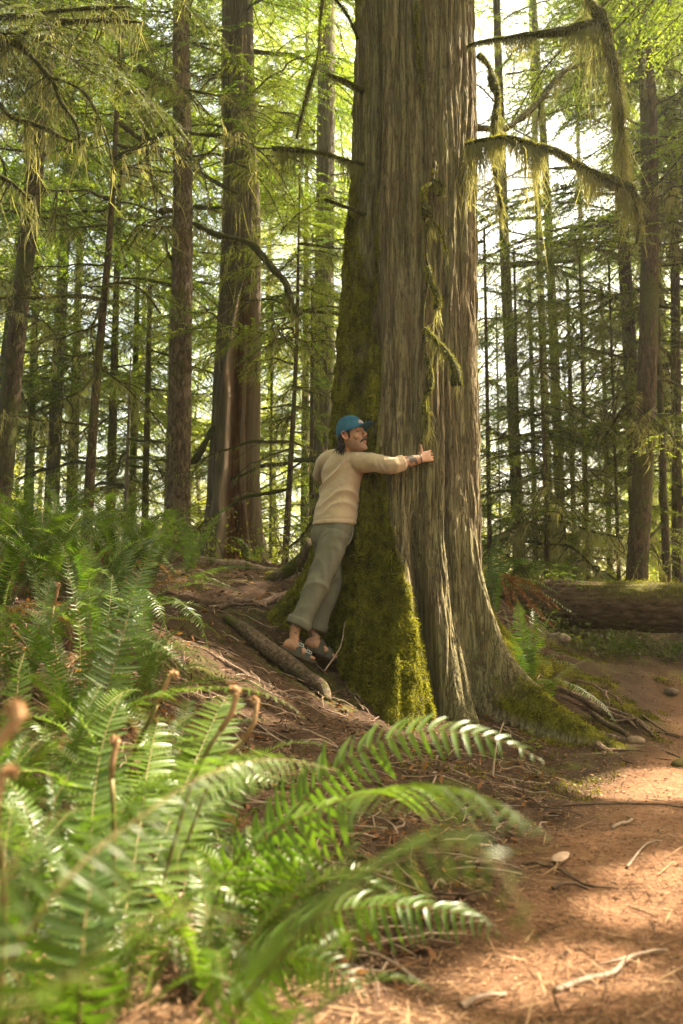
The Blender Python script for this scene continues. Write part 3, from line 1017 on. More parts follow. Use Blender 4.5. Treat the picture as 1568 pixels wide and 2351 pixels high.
    wv_ = g.n('TexWave', {'Vector': g.coord((1, .6, .15)), 'Scale': 34.0, 'Distortion': 1.5, 'Detail': 2.0}).outputs['Fac']
    cc = g.ramp(g.math('ADD', g.math('MULTIPLY', f, .6), g.math('MULTIPLY', g.noise(g.coord(), 5, 3), .4)), [(.3, (.39, .275, .18)), (.65, (.54, .40, .275))])
    g.out(g.principled(cc, .95, g.bump(g.math('ADD', f, g.math('MULTIPLY', wv_, .8)), .4, .003), .1, **{'Sheen Weight': .25}).outputs[0])
    b = MB()
    b.add(V, Q, T)
    sw = b.build('sweater', m, root)
    # ribbed collar and the turned-back cuffs
    b = MB()
    cv = np.array([J['neck'] + PR * .066 * math.cos(t) + PF * .064 * math.sin(t) + UPV * (.022 - .012 * math.sin(t)) for t in np.linspace(0, 2 * PI, 40)])
    b.add(*tube(cv, .010, 8))
    b.build('collar', m, sw)
    for sl_, w_ in ((sl_r, J['rw']), (sl_l, J['lw'])):
        b = MB()
        d_ = norm(sl_[-1] - sl_[-3])
        pts = np.array([sl_[-1] - d_ * .034, sl_[-1] - d_ * .03, sl_[-1] - d_ * .014, sl_[-1] + d_ * .004, sl_[-1] + d_ * .010])
        b.add(*tube(pts, [.050, .0565, .0575, .055, .046], 28, rn=.05, nscale=30))
        b.build('rolled_cuff', m, sw)

    # ---- trousers
    mb = MB()
    ax = resample([J['hem'] + [0, 0, .05], J['hem'], J['pel'] - [0, 0, .02], (J['rh'] + J['lh']) / 2 - [0, 0, .10]], 14)
    mb.add(*loft(ax, PR, PF, np.interp(np.linspace(0, 1, 14), [0, .45, .7, 1], [.150, .158, .150, .085]), np.interp(np.linspace(0, 1, 14), [0, .45, .7, 1], [.122, .126, .115, .07]), 40, 2.3))
    legs = []
    for h, k, a in (('rh', 'rk', 'ra'), ('lh', 'lk', 'la')):
        an = J[a] + (J[k] - J[a]) * .12
        pt = resample([J[h] + [0, 0, .03], J[h] * .5 + J[k] * .5, J[k], J[k] * .5 + an * .5, an], 40)
        rr = np.interp(np.linspace(0, 1, 40), [0, .25, .5, .75, 1], [.108, .098, .086, .079, .083])
        mb.add(*tube(pt, rr, 28, flat=.92))
        legs.append((pt, rr))
    V, Q, T, N = fuse(mb, .0075, 5)
    fold = np.zeros(len(V))
    for pt, rr in legs:
        d1, t1 = seg_dist(V, pt[0], pt[-1])
        x1 = (V - pt[0]) @ PR
        wv = t1 + .05 * vn(V[:, 0] * 9, V[:, 1] * 9, V[:, 2] * 5) + .35 * x1
        bunch = .5 + .9 * np.exp(-((t1 - .52) / .12) ** 2) + .6 * np.exp(-((t1 - .95) / .1) ** 2) + .7 * np.exp(-(t1 / .18) ** 2)
        fold = fold + np.clip((.16 - d1) / .05, 0, 1) * bunch * (.0070 * (1 - 2 * np.abs(vn(wv * 9 + x1 * 7, x1 * 9, 2.0))) + .007 * (1 - 2 * np.abs(vn(wv * 2.5 + 8, V[:, 0] * 14 + V[:, 1] * 14, 6.0))))
    V = V + N * (fold + .003 * fbm(V[:, 0] * 22, V[:, 1] * 22, V[:, 2] * 13, 3))[:, None]
    m, nt = new_mat('olive_cotton')
    g = NT(nt)
    f = g.noise(g.coord(), 160, 4, .7)
    cc = g.ramp(g.math('ADD', g.math('MULTIPLY', f, .4), g.math('MULTIPLY', g.noise(g.coord((1, 1, .4)), 9, 4), .6)), [(.3, (.118, .108, .078)), (.7, (.195, .18, .132))])
    g.out(g.principled(cc, .9, g.bump(f, .3, .003), .15).outputs[0])
    pants = m
    b = MB()
    b.add(V, Q, T)
    tr = b.build('trousers', m, root)
    for pt, rr in legs:
        b = MB()
        d_ = norm(pt[-1] - pt[-4])
        e = pt[-1]
        b.add(*tube(np.array([e - d_ * .052, e - d_ * .050, e - d_ * .03, e - d_ * .005, e + d_ * .006, e + d_ * .004, e - d_ * .02]), [.082, .0885, .090, .089, .086, .078, .071], 36, cap=False, rn=.035, nscale=14))
        b.build('cuff', pants, tr)
    # the pocket edge and side seam of the near leg
    b = MB()
    pt, rr = legs[0]
    sd_ = norm(PR * .9 + PF * .45)
    ln = np.array([J['hem'] + PR * .12 + PF * .085 - [0, 0, .01], J['rh'] + PR * .108 + PF * .055 + [0, 0, .0], J['rh'] + PR * .120 - [0, 0, .06]])
    b.add(*tube(resample(ln, 10), .0035, 6))
    b.build('pocket_edge', pants, tr)

    # ---- sandals
    cork = mat_flat('sandal_sole', (.05, .035, .025), (.10, .07, .045), 60, .85, .2)
    olive = mat_flat('sandal_strap', (.055, .047, .032), (.085, .072, .05), 50, .7, .3)
    steel = mat_flat('buckle_steel', (.35, .38, .38), (.5, .52, .52), 30, .3, .5, metallic=.9)
    for heel, fd, sd, up, med in feet:
        Lf = lambda x, y, z: heel + x * fd + y * sd + z * up
        b = MB()
        s = np.linspace(-.014, .262, 26)
        hw = np.interp(s, [-.014, -.006, .02, .07, .12, .18, .22, .248, .258, .262], [.012, .026, .037, .036, .037, .049, .050, .036, .022, .010])
        rows = []
        for x, w_ in zip(s, hw):
            y0 = med * .005 * np.interp(x, [.05, .2], [0, 1])
            rows.append([Lf(x, y0 - w_, .004), Lf(x, y0 - w_ * 1.02, -.010), Lf(x, y0 - w_ * .97, -.028), Lf(x, y0 + w_ * .97, -.028), Lf(x, y0 + w_ * 1.02, -.010), Lf(x, y0 + w_, .004), Lf(x, y0, .001)])
        R_ = np.array(rows)
        V = R_.reshape(-1, 3)
        Q = grid_faces(len(s), 7)
        c0, c1 = R_[0].mean(0), R_[-1].mean(0)
        V = np.vstack([V, c0, c1])
        k = np.arange(7)
        T = np.vstack([np.stack([np.full(7, len(V) - 2), (k + 1) % 7, k], 1), np.stack([np.full(7, len(V) - 1), 175 + k, 175 + (k + 1) % 7], 1)])
        b.add(V, Q, T)
        sandal = b.build('sandal', cork, root)
        for x0, x1 in ((.088, .134), (.158, .202)):
            b = MB()
            xs = np.linspace(x0, x1, 7)
            t = np.linspace(-.08, PI + .08, 26)
            for lift in (0,):
                rows = []
                for i, x in enumerate(xs):
                    h = np.interp(x, [.07, .11, .15, .185, .205], [.094, .078, .062, .049, .040]) + .006
                    w_ = np.interp(x, [.07, .11, .15, .185, .205], [.036, .039, .044, .049, .050]) + .003
                    eb = .002 * math.sin(PI * i / 6)
                    y0 = med * .004
                    rows.append([Lf(x, y0 + (w_ + eb) * math.cos(a), -.012 + (h + .010 + eb) * max(math.sin(a), -.1)) for a in t])
                R_ = np.array(rows)
                inner = R_ * .985 + .015 * R_.mean((0, 1))
                n1 = len(t)
                b.add(np.vstack([R_.reshape(-1, 3), inner.reshape(-1, 3)]), np.vstack([grid_faces(7, n1, False), grid_faces(7, n1, False)[:, ::-1] + 7 * n1]))
                for rI in (0, 6):
                    kk = np.arange(n1 - 1) + rI * n1
                    b.add(np.vstack([R_.reshape(-1, 3), inner.reshape(-1, 3)]), np.stack([kk, kk + 1, kk + 1 + 7 * n1, kk + 7 * n1], 1))
            st = b.build('strap', olive, sandal)
            xm = (x0 + x1) / 2
            hh = np.interp(xm, [.11, .185], [.080, .050])
            wd = np.interp(xm, [.11, .185], [.039, .049])
            cen = Lf(xm, -med * (wd * .80), -.004 + hh * .80)
            nrm = norm(sd * (-med) * .8 + up * .6)
            b2 = norm(np.cross(nrm, fd))
            b = MB()
            ring = np.array([cen + nrm * .004 + fd * x + b2 * y for x, y in ((-.017, -.011), (.017, -.011), (.017, .011), (-.017, .011), (-.017, -.011))])
            b.add(*tube(resample(ring, 30, False), .0026, 6))
            b.add(*tube(np.array([cen + nrm * .005 - b2 * .011, cen + nrm * .005 + b2 * .011]), .002, 6))
            b.build('buckle', steel, st)

    # ---- ring and wristwatch
    w_ = tips[1]
    b = MB()
    t_, n_, b_ = frames(w_)
    t0 = np.linspace(0, 2 * PI, 20)
    b.add(*tube(np.array([w_[5] + n_[5] * .0102 * math.cos(a) + b_[5] * .0102 * math.sin(a) for a in t0]), .0028, 6))
    b.build('ring', steel, root)
    b = MB()
    d_ = norm(J['lw'] - J['le'])
    cw = J['lw'] - d_ * .035
    u1 = norm(np.cross(d_, UPV))
    u2 = np.cross(d_, u1)
    b.add(*tube(np.array([cw + u1 * .036 * math.cos(a) + u2 * .036 * math.sin(a) for a in np.linspace(0, 2 * PI, 30)]), .006, 8))
    b.build('wristwatch', steel, root)
    return root


PERSON = make_person()
# ------------------------------------------------------------------ branches, boughs and trees
def rotz(a):
    c, s = math.cos(a), math.sin(a)
    return np.array([[c, -s, 0], [s, c, 0], [0, 0, 1.0]])


def roty(a):
    c, s = math.cos(a), math.sin(a)
    return np.array([[c, 0, s], [0, 1.0, 0], [-s, 0, c]])


def append(mb, src, R=None, t=(0, 0, 0), s=1.0):
    off = mb.n
    V = np.concatenate(src.V)
    if R is not None:
        V = V @ R.T
    mb.V.append((V * s + np.asarray(t)).astype(np.float32))
    mb.attr.append(np.zeros(len(V), np.float32))
    for q, m in src.Q:
        mb.Q.append((q + off, m))
    for q, m in src.T:
        mb.T.append((q + off, m))
    mb.n += len(V)


def live_bough(L, seed, leafL=.042, leafW=.016, step=.026, droop=.42, hang=0.0):
    """a flat drooping spray of needles along x: materials 0 leaf, 1 twig, 2 hanging moss"""
    rng = np.random.default_rng(seed)
    mb = MB()
    s = np.linspace(0, 1, 14)
    wob = np.cumsum(rng.normal(0, .02, 14)) * L
    ax = np.stack([L * s, wob, L * (.10 * s - droop * s ** 2)], 1)
    mb.add(*tube(ax, np.linspace(.011, .003, 14) * L / 1.6, 5), m=1)
    K = int(L / .055)
    pos, dr, nn = [], [], []
    for k in range(K):
        u = .08 + .92 * (k + rng.random() * .6) / K
        sd = 1 if k % 2 else -1
        ln = (.50 * L * (1 - u) ** .75 * min(1, u * 4 + .2) + .05) * rng.uniform(.55, 1.15)
        b0 = np.array([np.interp(u, s, ax[:, j]) for j in range(3)])
        ang = math.radians(rng.uniform(42, 68)) * sd
        d0 = np.array([math.cos(ang), math.sin(ang), rng.normal(-.12, .15)])
        n = max(3, int(ln / step))
        t = (np.arange(n) + .5) / n
        curve = b0 + d0 * (ln * t)[:, None] + np.array([0, 0, -1.0]) * (.30 * ln * t ** 2)[:, None] + np.array([.12, 0, 0]) * (ln * t ** 2)[:, None]
        mb.add(*tube(curve[[0, n // 2, n - 1]], [.004, .003, .0015], 3, False), m=1)
        tg = norm(np.gradient(curve, axis=0))
        for q in (1, -1):
            a = rng.uniform(.6, 1.15, n) * q
            sv = norm(np.cross(tg, [0, 0, 1.0]))
            d = tg * np.cos(a)[:, None] + sv * np.sin(a)[:, None] + rng.normal(0, .16, (n, 3)) + [0, 0, -.12]
            pos.append(curve)
            dr.append(d)
            nn.append(np.array([0, 0, 1.0]) + rng.normal(0, .35, (n, 3)))
    pos, dr, nn = map(np.concatenate, (pos, dr, nn))
    V, Q = leaves(pos, dr, nn, rng.uniform(.7, 1.3, len(pos)) * leafL, leafW)
    mb.add(V, Q, m=0)
    if hang:
        i = rng.integers(0, len(pos), int(hang * L))
        V, q, t = strands(pos[i], rng.exponential(.10, len(i)) + .03, .006, rng)
        mb.add(V, q, t, m=2)
    return mb


def moss_limb(mb, path, r0, r1, rng, fringe=120, fl=.12, fw=.006, tuft=160, ns=10, rough=.45, skin=0, ms=1, mt=2, n=None):
    """a limb wrapped in moss: bumpy tube, fuzz on top, strands hanging below. materials skin, ms strands, mt tufts"""
    ln = np.sum(np.linalg.norm(np.diff(path, axis=0), axis=1))
    n = n or max(8, int(ln / .035))
    p = resample(path, n)
    u = np.linspace(0, 1, n)
    r = r0 + (r1 - r0) * u
    r = r * (1 + rough * vn(u * ln * 7, rng.random() * 50, 3.0))
    V, Q, T = tube(p, r, ns, rn=.35, nscale=22, seed=rng.random() * 9)
    mb.add(V, Q, T, m=skin)
    k = int(fringe * ln)
    if k:
        i = rng.random(k) * (n - 1)
        base = np.stack([np.interp(i, np.arange(n), p[:, j]) for j in range(3)], 1)
        rr = np.interp(i, np.arange(n), r)
        pos = base + rng.normal(0, .45, (k, 3)) * rr[:, None] * [1, 1, .2] - np.array([0, 0, .55]) * rr[:, None]
        cl = .14 + 1.25 * np.clip(vn(i / n * ln * 6, rng.random() * 60, 1.0) * 1.5 + .35, 0, 1.5) ** 1.2
        V, q, t = strands(pos, (np.minimum(rng.exponential(fl, k), 2.1 * fl) * .85 + fl * .25) * cl, rng.uniform(.5, 1.4, k) * fw, rng)
        mb.add(V, q, t, m=ms)
    k = int(tuft * ln)
    if k:
        i = rng.random(k) * (n - 1)
        base = np.stack([np.interp(i, np.arange(n), p[:, j]) for j in range(3)], 1)
        rr = np.interp(i, np.arange(n), r)
        nr = rnd_unit(rng, k)
        tg = np.stack([np.interp(i, np.arange(n), norm(np.gradient(p, axis=0))[:, j]) for j in range(3)], 1)
        nr = norm(nr - tg * np.sum(nr * tg, 1)[:, None])
        V, Q = leaves(base + nr * rr[:, None] * .9, nr + rng.normal(0, .5, (k, 3)), rnd_unit(rng, k), rng.uniform(.012, .03, k), rng.uniform(.003, .006, k))
        mb.add(V, Q, m=mt)
    return p


def dead_branch(L, seed, fringe=70, side=5):
    """a dead mossy branch along x that droops, with crooked side twigs"""
    rng = np.random.default_rng(seed)
    mb = MB()
    s = np.linspace(0, 1, 7)
    dz = rng.uniform(-.55, -.05)
    kink = np.cumsum(rng.normal(0, .05, (7, 2)), 0) * L * (s ** .5)[:, None]
    ax = np.stack([L * s * (1 - .15 * s), kink[:, 0], L * (rng.uniform(.0, .18) * s + dz * s ** 2.2) + kink[:, 1]], 1)
    p = moss_limb(mb, ax, .017 * L / 1.6 + .004, .006, rng, fringe, .10, .007, 40, 7, .35)
    for k in range(side):
        u = rng.uniform(.2, .95)
        b = p[int(u * (len(p) - 1))]
        ang = rng.choice([-1, 1]) * rng.uniform(.5, 1.2)
        ll = L * rng.uniform(.2, .45) * (1.15 - u * .6)
        d = np.array([math.cos(ang), math.sin(ang), rng.uniform(-.8, .1)])
        e = b + d * ll + np.array([0, 0, -rng.uniform(.1, .5) * ll])
        mid = b + d * ll * .5 + rng.normal(0, .06, 3) * ll
        q = moss_limb(mb, np.array([b, mid, e]), .008, .004, rng, fringe * .8, .09, .006, 30, 5, .3)
        if rng.random() < .7:
            b2 = q[len(q) // 2]
            e2 = b2 + np.array([rng.normal(0, .4), rng.normal(0, .4), -rng.uniform(.1, .8)]) * ll * .5
            moss_limb(mb, np.array([b2, (b2 + e2) / 2 + rng.normal(0, .03, 3), e2]), .005, .003, rng, fringe * .6, .08, .005, 20, 5, .3)
    return mb


BM = [M['moss_skin'], M['strand'], M['moss']]
DEAD = [dead_branch(L, 40 + k, fr, sd).mesh('branch', BM) for k, (L, fr, sd) in enumerate([(1.3, 75, 6), (1.7, 60, 7), (2.1, 75, 8), (1.5, 110, 6), (.9, 60, 4), (2.4, 60, 9)])]
LIVE = [live_bough(L, 60 + k, hang=h) for k, (L, h) in enumerate([(1.5, 20), (1.8, 36), (2.2, 20), (1.2, 36), (2.0, 55), (1.0, 0)])]
FAR = [live_bough(L, 80 + k, .10, .034, .085, hang=0) for k, L in enumerate([2.0, 2.6, 1.6])]


def crown_mesh(name, seed, z0, z1, n, s0=1.0, s1=.6, protos=None, mats=None, spread=(0, 2 * PI)):
    """boughs round a straight axis between heights z0 and z1"""
    rng = np.random.default_rng(seed)
    protos = protos or LIVE
    mb = MB()
    for k in range(n):
        u = (k + rng.random()) / n
        z = z0 + (z1 - z0) * u
        sc = (s0 + (s1 - s0) * u) * rng.uniform(.7, 1.25)
        R = rotz(rng.uniform(*spread)) @ roty(rng.uniform(-.25, .35))
        append(mb, protos[rng.integers(len(protos))], R, (0, 0, z), sc)
    return mb.mesh(name, mats or [M['leaf'], M['twig'], M['strand']])


CROWN = {'tall': crown_mesh('crown', 1, 4.5, 16, 60, 1.25, .8), 'high': crown_mesh('crown', 2, 6.5, 17, 48, 1.2, .8), 'low': crown_mesh('crown', 3, 1.2, 12, 70, 1.25, .8),
         'young': crown_mesh('crown', 4, .5, 5.0, 40, .95, .35), 'wide': crown_mesh('crown', 5, 2.5, 14, 66, 1.5, .9), 'thin': crown_mesh('crown', 6, 3.0, 13, 20, .9, .6)}


def link_part(name, me, parent, loc=(0, 0, 0), rot=(0, 0, 0), sc=1.0):
    o = bpy.data.objects.new(name, me)
    col.objects.link(o)
    o.parent = parent
    o.location = tuple(float(v) for v in loc)
    o.rotation_euler = rot
    o.scale = (sc, sc, sc)
    return o


def trunk_path(pix, Y, H, gnd=True):
    p = PP([(x, y, Y) for x, y in pix])
    if gnd:
        z = gz(p[0][0], p[0][1]) - .15
        d = (p[1] - p[0]) / max(p[1][2] - p[0][2], .01)
        p = np.vstack([[p[0] + d * (z - p[0][2])], p]) if z < p[0][2] - .02 else p
    d = norm(p[-1] - p[-2])
    d = norm(d * [.4, .4, 1])
    if p[-1][2] < H:
        p = np.vstack([p, p[-1] + d * (H - p[-1][2]) / d[2]])
    return p


def tree(label, pix, Y, w0, w1, bark='dark_bark', H=14, crown=None, cz=0.0, cs=1.0, dead=0, dz=(1.5, 8), seed=0, name='hemlock_tree', group=None, dsc=1.0, flare=.35, leafm=None, side=None):
    """pix: (px, py) points up the trunk; w0, w1: its width in pixels at the foot and at the last point"""
    rng = np.random.default_rng(seed + 100)
    p = trunk_path(pix, Y, H)
    q = resample(p, 110)
    root = empty(name, q[0], label, 'tree', group)
    zr = (q[:, 2] - q[0, 2])
    ztop = p[len(pix) - 1 if len(p) <= len(pix) + 1 else len(pix)][2] - q[0, 2]
    r0, r1 = w0 / 2 / FPX * Y, w1 / 2 / FPX * Y
    r = r0 + (r1 - r0) * np.clip(zr / max(ztop, .5), 0, 1.6)
    r = np.maximum(r, r0 * .25) * (1 + flare * np.exp(-zr / (r0 * 1.6)))
    mb = MB()
    mb.add(*tube(q, r, 26, rn=.09, nscale=9, seed=seed))
    mb.build('trunk', M[bark], root)
    if crown:
        me = CROWN[crown]
        o = link_part('crown', me, root, (0, 0, cz), (0, 0, rng.uniform(0, 6.28)), cs)
        d = q[-1] - q[0]
        o.rotation_euler = (-math.atan2(d[1], d[2]), math.atan2(d[0], d[2]), rng.uniform(0, 6.28))
    for k in range(dead):
        z = rng.uniform(*dz)
        if z > zr[-1]:
            continue
        c = np.array([np.interp(z, zr, q[:, j]) for j in range(3)]) - q[0]
        a = rng.uniform(0, 6.28) if side is None else side + rng.normal(0, .5)
        link_part('branch', DEAD[rng.integers(len(DEAD))], root, c, (rng.normal(0, .3), rng.uniform(-.2, .25), a), rng.uniform(.6, 1.25) * dsc)
    return root, q, r


def limb_part(root, pts, r0, r1, seed, fringe=200, fl=.12, fw=.005, tuft=300, rough=.35, mats=None, side=0, name='branch', ns=10):
    rng = np.random.default_rng(seed)
    mb = MB()
    p = moss_limb(mb, np.asarray(pts, float), r0, r1, rng, fringe, fl, fw, tuft, ns, rough)
    for k in range(side):
        b = p[int(rng.uniform(.25, .98) * (len(p) - 1))]
        ll = rng.uniform(.12, .4)
        e = b + np.array([rng.normal(0, .5), rng.normal(0, .4), -rng.uniform(.2, 1)]) * ll
        moss_limb(mb, np.array([b, (b + e) / 2 + rng.normal(0, .04, 3), e]), r1 * .7, .003, rng, fringe * .7, fl * .7, fw, tuft * .4, 6, .3)
    return mb.build(name, mats or BM, root, smooth=True)


# ---- the big cedar's own limbs
L = lambda pts: PP(pts)
limb_part(CEDAR, L([(1062, 118, 6.72), (1090, 100, 6.65), (1200, 82, 6.5), (1300, 70, 6.4), (1385, 46, 6.3)]), .014, .034, 1, 1300, .15, .005, 700, .3)
limb_part(CEDAR, L([(1325, -80, 6.5), (1352, -10, 6.4), (1384, 50, 6.32), (1400, 115, 6.3), (1412, 165, 6.3), (1420, 215, 6.3), (1424, 262, 6.3), (1428, 330, 6.3), (1432, 430, 6.3)]), .040, .012, 2, 1100, .12, .005, 900, .5)
limb_part(CEDAR, L([(1068, 332, 6.62), (1110, 322, 6.55), (1165, 317, 6.45), (1230, 333, 6.4), (1285, 352, 6.35), (1360, 398, 6.3), (1410, 420, 6.28), (1452, 440, 6.26)]), .012, .042, 3, 1800, .19, .005, 1200, .3)
limb_part(CEDAR, L([(1450, 438, 6.26), (1464, 470, 6.25), (1466, 510, 6.25), (1462, 560, 6.25)]), .038, .008, 4, 1500, .15, .005, 1000, .2)
limb_part(CEDAR, L([(1100, 128, 6.66), (1122, 150, 6.62), (1133, 190, 6.6), (1142, 225, 6.6), (1138, 265, 6.6), (1134, 300, 6.6), (1132, 345, 6.6), (1140, 420, 6.6), (1152, 480, 6.6)]), .030, .008, 5, 1100, .12, .005, 1000, .75)
limb_part(CEDAR, L([(1085, 292, 7.25), (1120, 295, 7.25), (1160, 296, 7.3), (1230, 240, 7.5), (1290, 168, 7.7), (1370, 138, 7.8), (1420, 120, 8)]), .030, .013, 6, 260, .12, .005, 300, .3, side=7)
limb_part(CEDAR, L([(840, 378, 6.75), (800, 370, 6.65), (740, 352, 6.55), (680, 345, 6.5), (625, 341, 6.45)]), .014, .022, 7, 900, .09, .005, 900, .3)
limb_part(CEDAR, L([(832, 210, 6.8), (800, 190, 6.7), (752, 170, 6.6)]), .020, .016, 8, 400, .06, .004, 500, .3)
limb_part(CEDAR, L([(845, 497, 6.75), (800, 478, 6.65), (745, 458, 6.6)]), .016, .013, 9, 420, .07, .004, 500, .3)
limb_part(CEDAR, L([(742, -20, 6.6), (735, 50, 6.6), (730, 120, 6.6), (720, 165, 6.6), (700, 235, 6.6), (680, 318, 6.6)]), .008, .012, 10, 260, .05, .004, 700, .8)
limb_part(CEDAR, L([(822, 90, 6.8), (800, 40, 6.7), (765, -10, 6.6), (740, -60, 6.6)]), .012, .012, 11, 160, .05, .004, 200, .3)
# the dead mossy string of twigs on its face
off = lambda x, y, o: surf(x, y, o)
limb_part(CEDAR, np.array([off(1000, 372, .02), off(996, 400, .05), off(988, 440, .05), off(982, 520, .03), off(978, 580, .03), off(984, 630, .03), off(974, 700, .03), off(972, 760, .03), off(982, 850, .03), off(978, 990, .02)]), .009, .007, 12, 60, .05, .004, 300, .5,
          [M['twig'], M['strand'], M['moss']])
for k, pts in enumerate([[(990, 425, .06), (972, 440, .12), (975, 470, .13), (982, 500, .11)], [(996, 412, .06), (1016, 425, .12), (1008, 450, .11)], [(982, 615, .03), (990, 650, .08), (1004, 680, .12), (1003, 710, .12)],
                         [(975, 755, .03), (1000, 780, .08), (1030, 815, .16), (1046, 850, .2), (1047, 885, .2)], [(982, 820, .03), (990, 870, .05), (985, 900, .04)], [(978, 900, .03), (976, 940, .05), (980, 985, .04)],
                         [(984, 500, .04), (1010, 530, .1), (1028, 590, .12)], [(958, 6, .04), (956, 60, .05), (962, 130, .05), (972, 212, .02)]]):
    limb_part(CEDAR, np.array([off(*q) for q in pts]), (.018, .016, .016, .018, .014, .014, .008, .016)[k], (.034, .022, .026, .034, .018, .02, .010, .008)[k], 20 + k, 900, .07, .005, 1200, .35)

# ---- trees one can tell apart
T1 = tree('straight spruce with scaly grey bark beside the hollow cedar', [(408, 1246), (413, 900), (420, 500), (416, 0)], 11, 58, 40, 'spruce_bark', 15, 'high', .5, .95, 10, (3, 9), 1, 'spruce_tree')[0]
for k, (pts, a, b) in enumerate([([(445, 388, 11), (490, 415, 10.9), (546, 446, 10.9)], .03, .018), ([(447, 474, 11), (480, 478, 10.8), (512, 476, 10.7)], .03, .016),
                                 ([(445, 513, 11), (494, 537, 10.7), (572, 559, 10.5), (624, 614, 10.4), (655, 650, 10.4), (671, 697, 10.4), (688, 724, 10.4)], .03, .04), ([(393, 229, 11), (333, 257, 10.7), (289, 260, 10.6)], .03, .03),
                                 ([(330, 262, 10.7), (338, 312, 10.7), (374, 359, 10.7)], .022, .012), ([(400, 213, 11), (360, 180, 10.8), (317, 156, 10.6)], .03, .05), ([(406, 481, 11), (369, 484, 10.7)], .03, .035), ([(400, 603, 11), (385, 580, 10.9), (378, 545, 10.8)], .03, .012)]):
    limb_part(T1, L(pts), a, b, 30 + k, 150, .12, .008, 160, .3, side=3 if len(pts) > 2 else 0)
tree('leaning dark hemlock at the picture edge above the ferns', [(8, 1080), (35, 800), (75, 440), (110, 100)], 12, 48, 36, 'dark_bark', 14, 'tall', 0, 1, 10, (2, 7), 2)
tree('dim hemlock trunk just behind the leaning one', [(-8, 1000), (10, 850), (35, 640), (70, 300)], 15, 30, 20, 'dark_bark', 15, 'wide', 0, 1, 6, (2, 8), 3)
T4 = tree('slender black stemmed hemlock with drooping mossy branches', [(203, 1160), (215, 960), (232, 760), (247, 600), (262, 380)], 10, 25, 13, 'dark_bark', 9, 'thin', .5, .8, 16, (1.2, 6), 4)[0]
limb_part(T4, L([(244, 652, 10), (291, 650, 9.8), (333, 672, 9.7), (369, 720, 9.7)]), .012, .012, 50, 160, .1, .006, 120, .3, side=3)
limb_part(T4, L([(225, 850, 10), (180, 900, 9.7), (110, 930, 9.5), (60, 960, 9.5)]), .012, .012, 51, 160, .1, .006, 120, .3, side=4)
limb_part(T4, L([(215, 970, 10), (160, 1010, 9.6), (80, 1030, 9.4)]), .014, .014, 52, 160, .1, .006, 120, .3, side=3)
tree('pale trunk half lost in mossy twigs between the dark leaning trees', [(122, 1080), (135, 800), (150, 500)], 17, 36, 24, 'cedar_bark', 16, 'wide', .5, 1, 8, (1.5, 8), 5)
tree('bleached dead sapling hung with golden moss behind the ferns', [(288, 1180), (294, 1000), (300, 820)], 13, 14, 7, 'pale_bark', 4.6, None, 0, 1, 16, (1.2, 4.2), 6, 'dead_sapling', None, .8)
tree('grey cedar column standing in the gap behind the hugged giant', [(738, 1230), (742, 800), (748, 300), (750, 0)], 15, 52, 40, 'cedar_bark', 18, 'wide', 1, 1.1, 12, (2, 9), 7, 'cedar_tree')
T8 = tree('thin young hemlock with mossy arms between hollow and giant cedars', [(660, 1190), (668, 1050), (676, 900), (682, 740)], 11, 17, 8, 'dark_bark', 6.5, 'young', 2.5, .8, 26, (1.0, 4.8), 8, 'hemlock_tree', None, .75)[0]
limb_part(T8, L([(640, 1270, 10.5), (690, 1235, 10.3), (735, 1170, 10.2), (775, 1110, 10.3)]), .015, .014, 53, 300, .1, .007, 250, .4, side=5)
tree('slim trunk nearest the giant on its sunny side', [(1192, 1290), (1178, 950), (1160, 600), (1140, 0)], 13, 30, 18, 'cedar_bark', 16, 'high', 1, 1, 9, (2, 8), 9)
tree('slim trunk standing second on the sunny side, rising through the glare', [(1288, 1230), (1272, 800), (1250, 350), (1228, 50)], 15, 26, 15, 'cedar_bark', 17, 'thin', 5, .9, 12, (2, 9), 10)
tree('faint far trunk between the two slim sunny ones', [(1262, 1200), (1250, 900), (1236, 500), (1225, 200)], 22, 20, 14, 'cedar_bark', 20, 'thin', 6, 1.1, 10, (3, 12), 11)
tree('dark bent trunk crowded with mossy branches behind the reddish one', [(1465, 1310), (1455, 1000), (1440, 700), (1418, 300)], 12.5, 38, 26, 'dark_bark', 14, 'tall', 1, .9, 24, (1.2, 7), 12, 'hemlock_tree', None, 1.1)
T13 = tree('reddish barked hemlock rising straight behind the fallen log', [(1460, 1352), (1478, 1050), (1490, 700), (1490, 300), (1474, 0)], 10.9, 50, 36, 'dark_bark', 12, 'high', 0, .9, 12, (2.2, 6.5), 13)[0]
limb_part(T13, L([(1478, 120, 9.8), (1476, 180, 9.6), (1478, 235, 9.6)]), .02, .03, 56, 160, .05, .006, 300, .3)
T14 = tree('small dark hemlock behind the log with sweeping mossy arms', [(1256, 1345), (1256, 1180), (1250, 1040), (1246, 930)], 11, 15, 8, 'dark_bark', 4.4, 'young', .9, .75, 10, (.6, 3.2), 14)[0]
for k, pts in enumerate([[(1256, 1195, 11), (1300, 1200, 10.6), (1360, 1220, 10.4), (1430, 1235, 10.3)], [(1256, 1250, 11), (1310, 1255, 10.6), (1350, 1290, 10.5), (1385, 1330, 10.5)], [(1256, 1190, 11), (1200, 1205, 10.7), (1140, 1230, 10.5)],
                         [(1270, 1170, 10.9), (1280, 1165, 10.8), (1294, 1200, 10.7), (1298, 1240, 10.7)]]):
    limb_part(T14, L(pts), .014, .016, 60 + k, 380, .12, .006, 300, .4, side=6)
tree('far pale trunk dissolving in the bright gap', [(1345, 1180), (1340, 900), (1332, 500)], 26, 16, 11, 'pale_bark', 17, None, 0, 1, 12, (4, 13), 15, 'dead_snag')
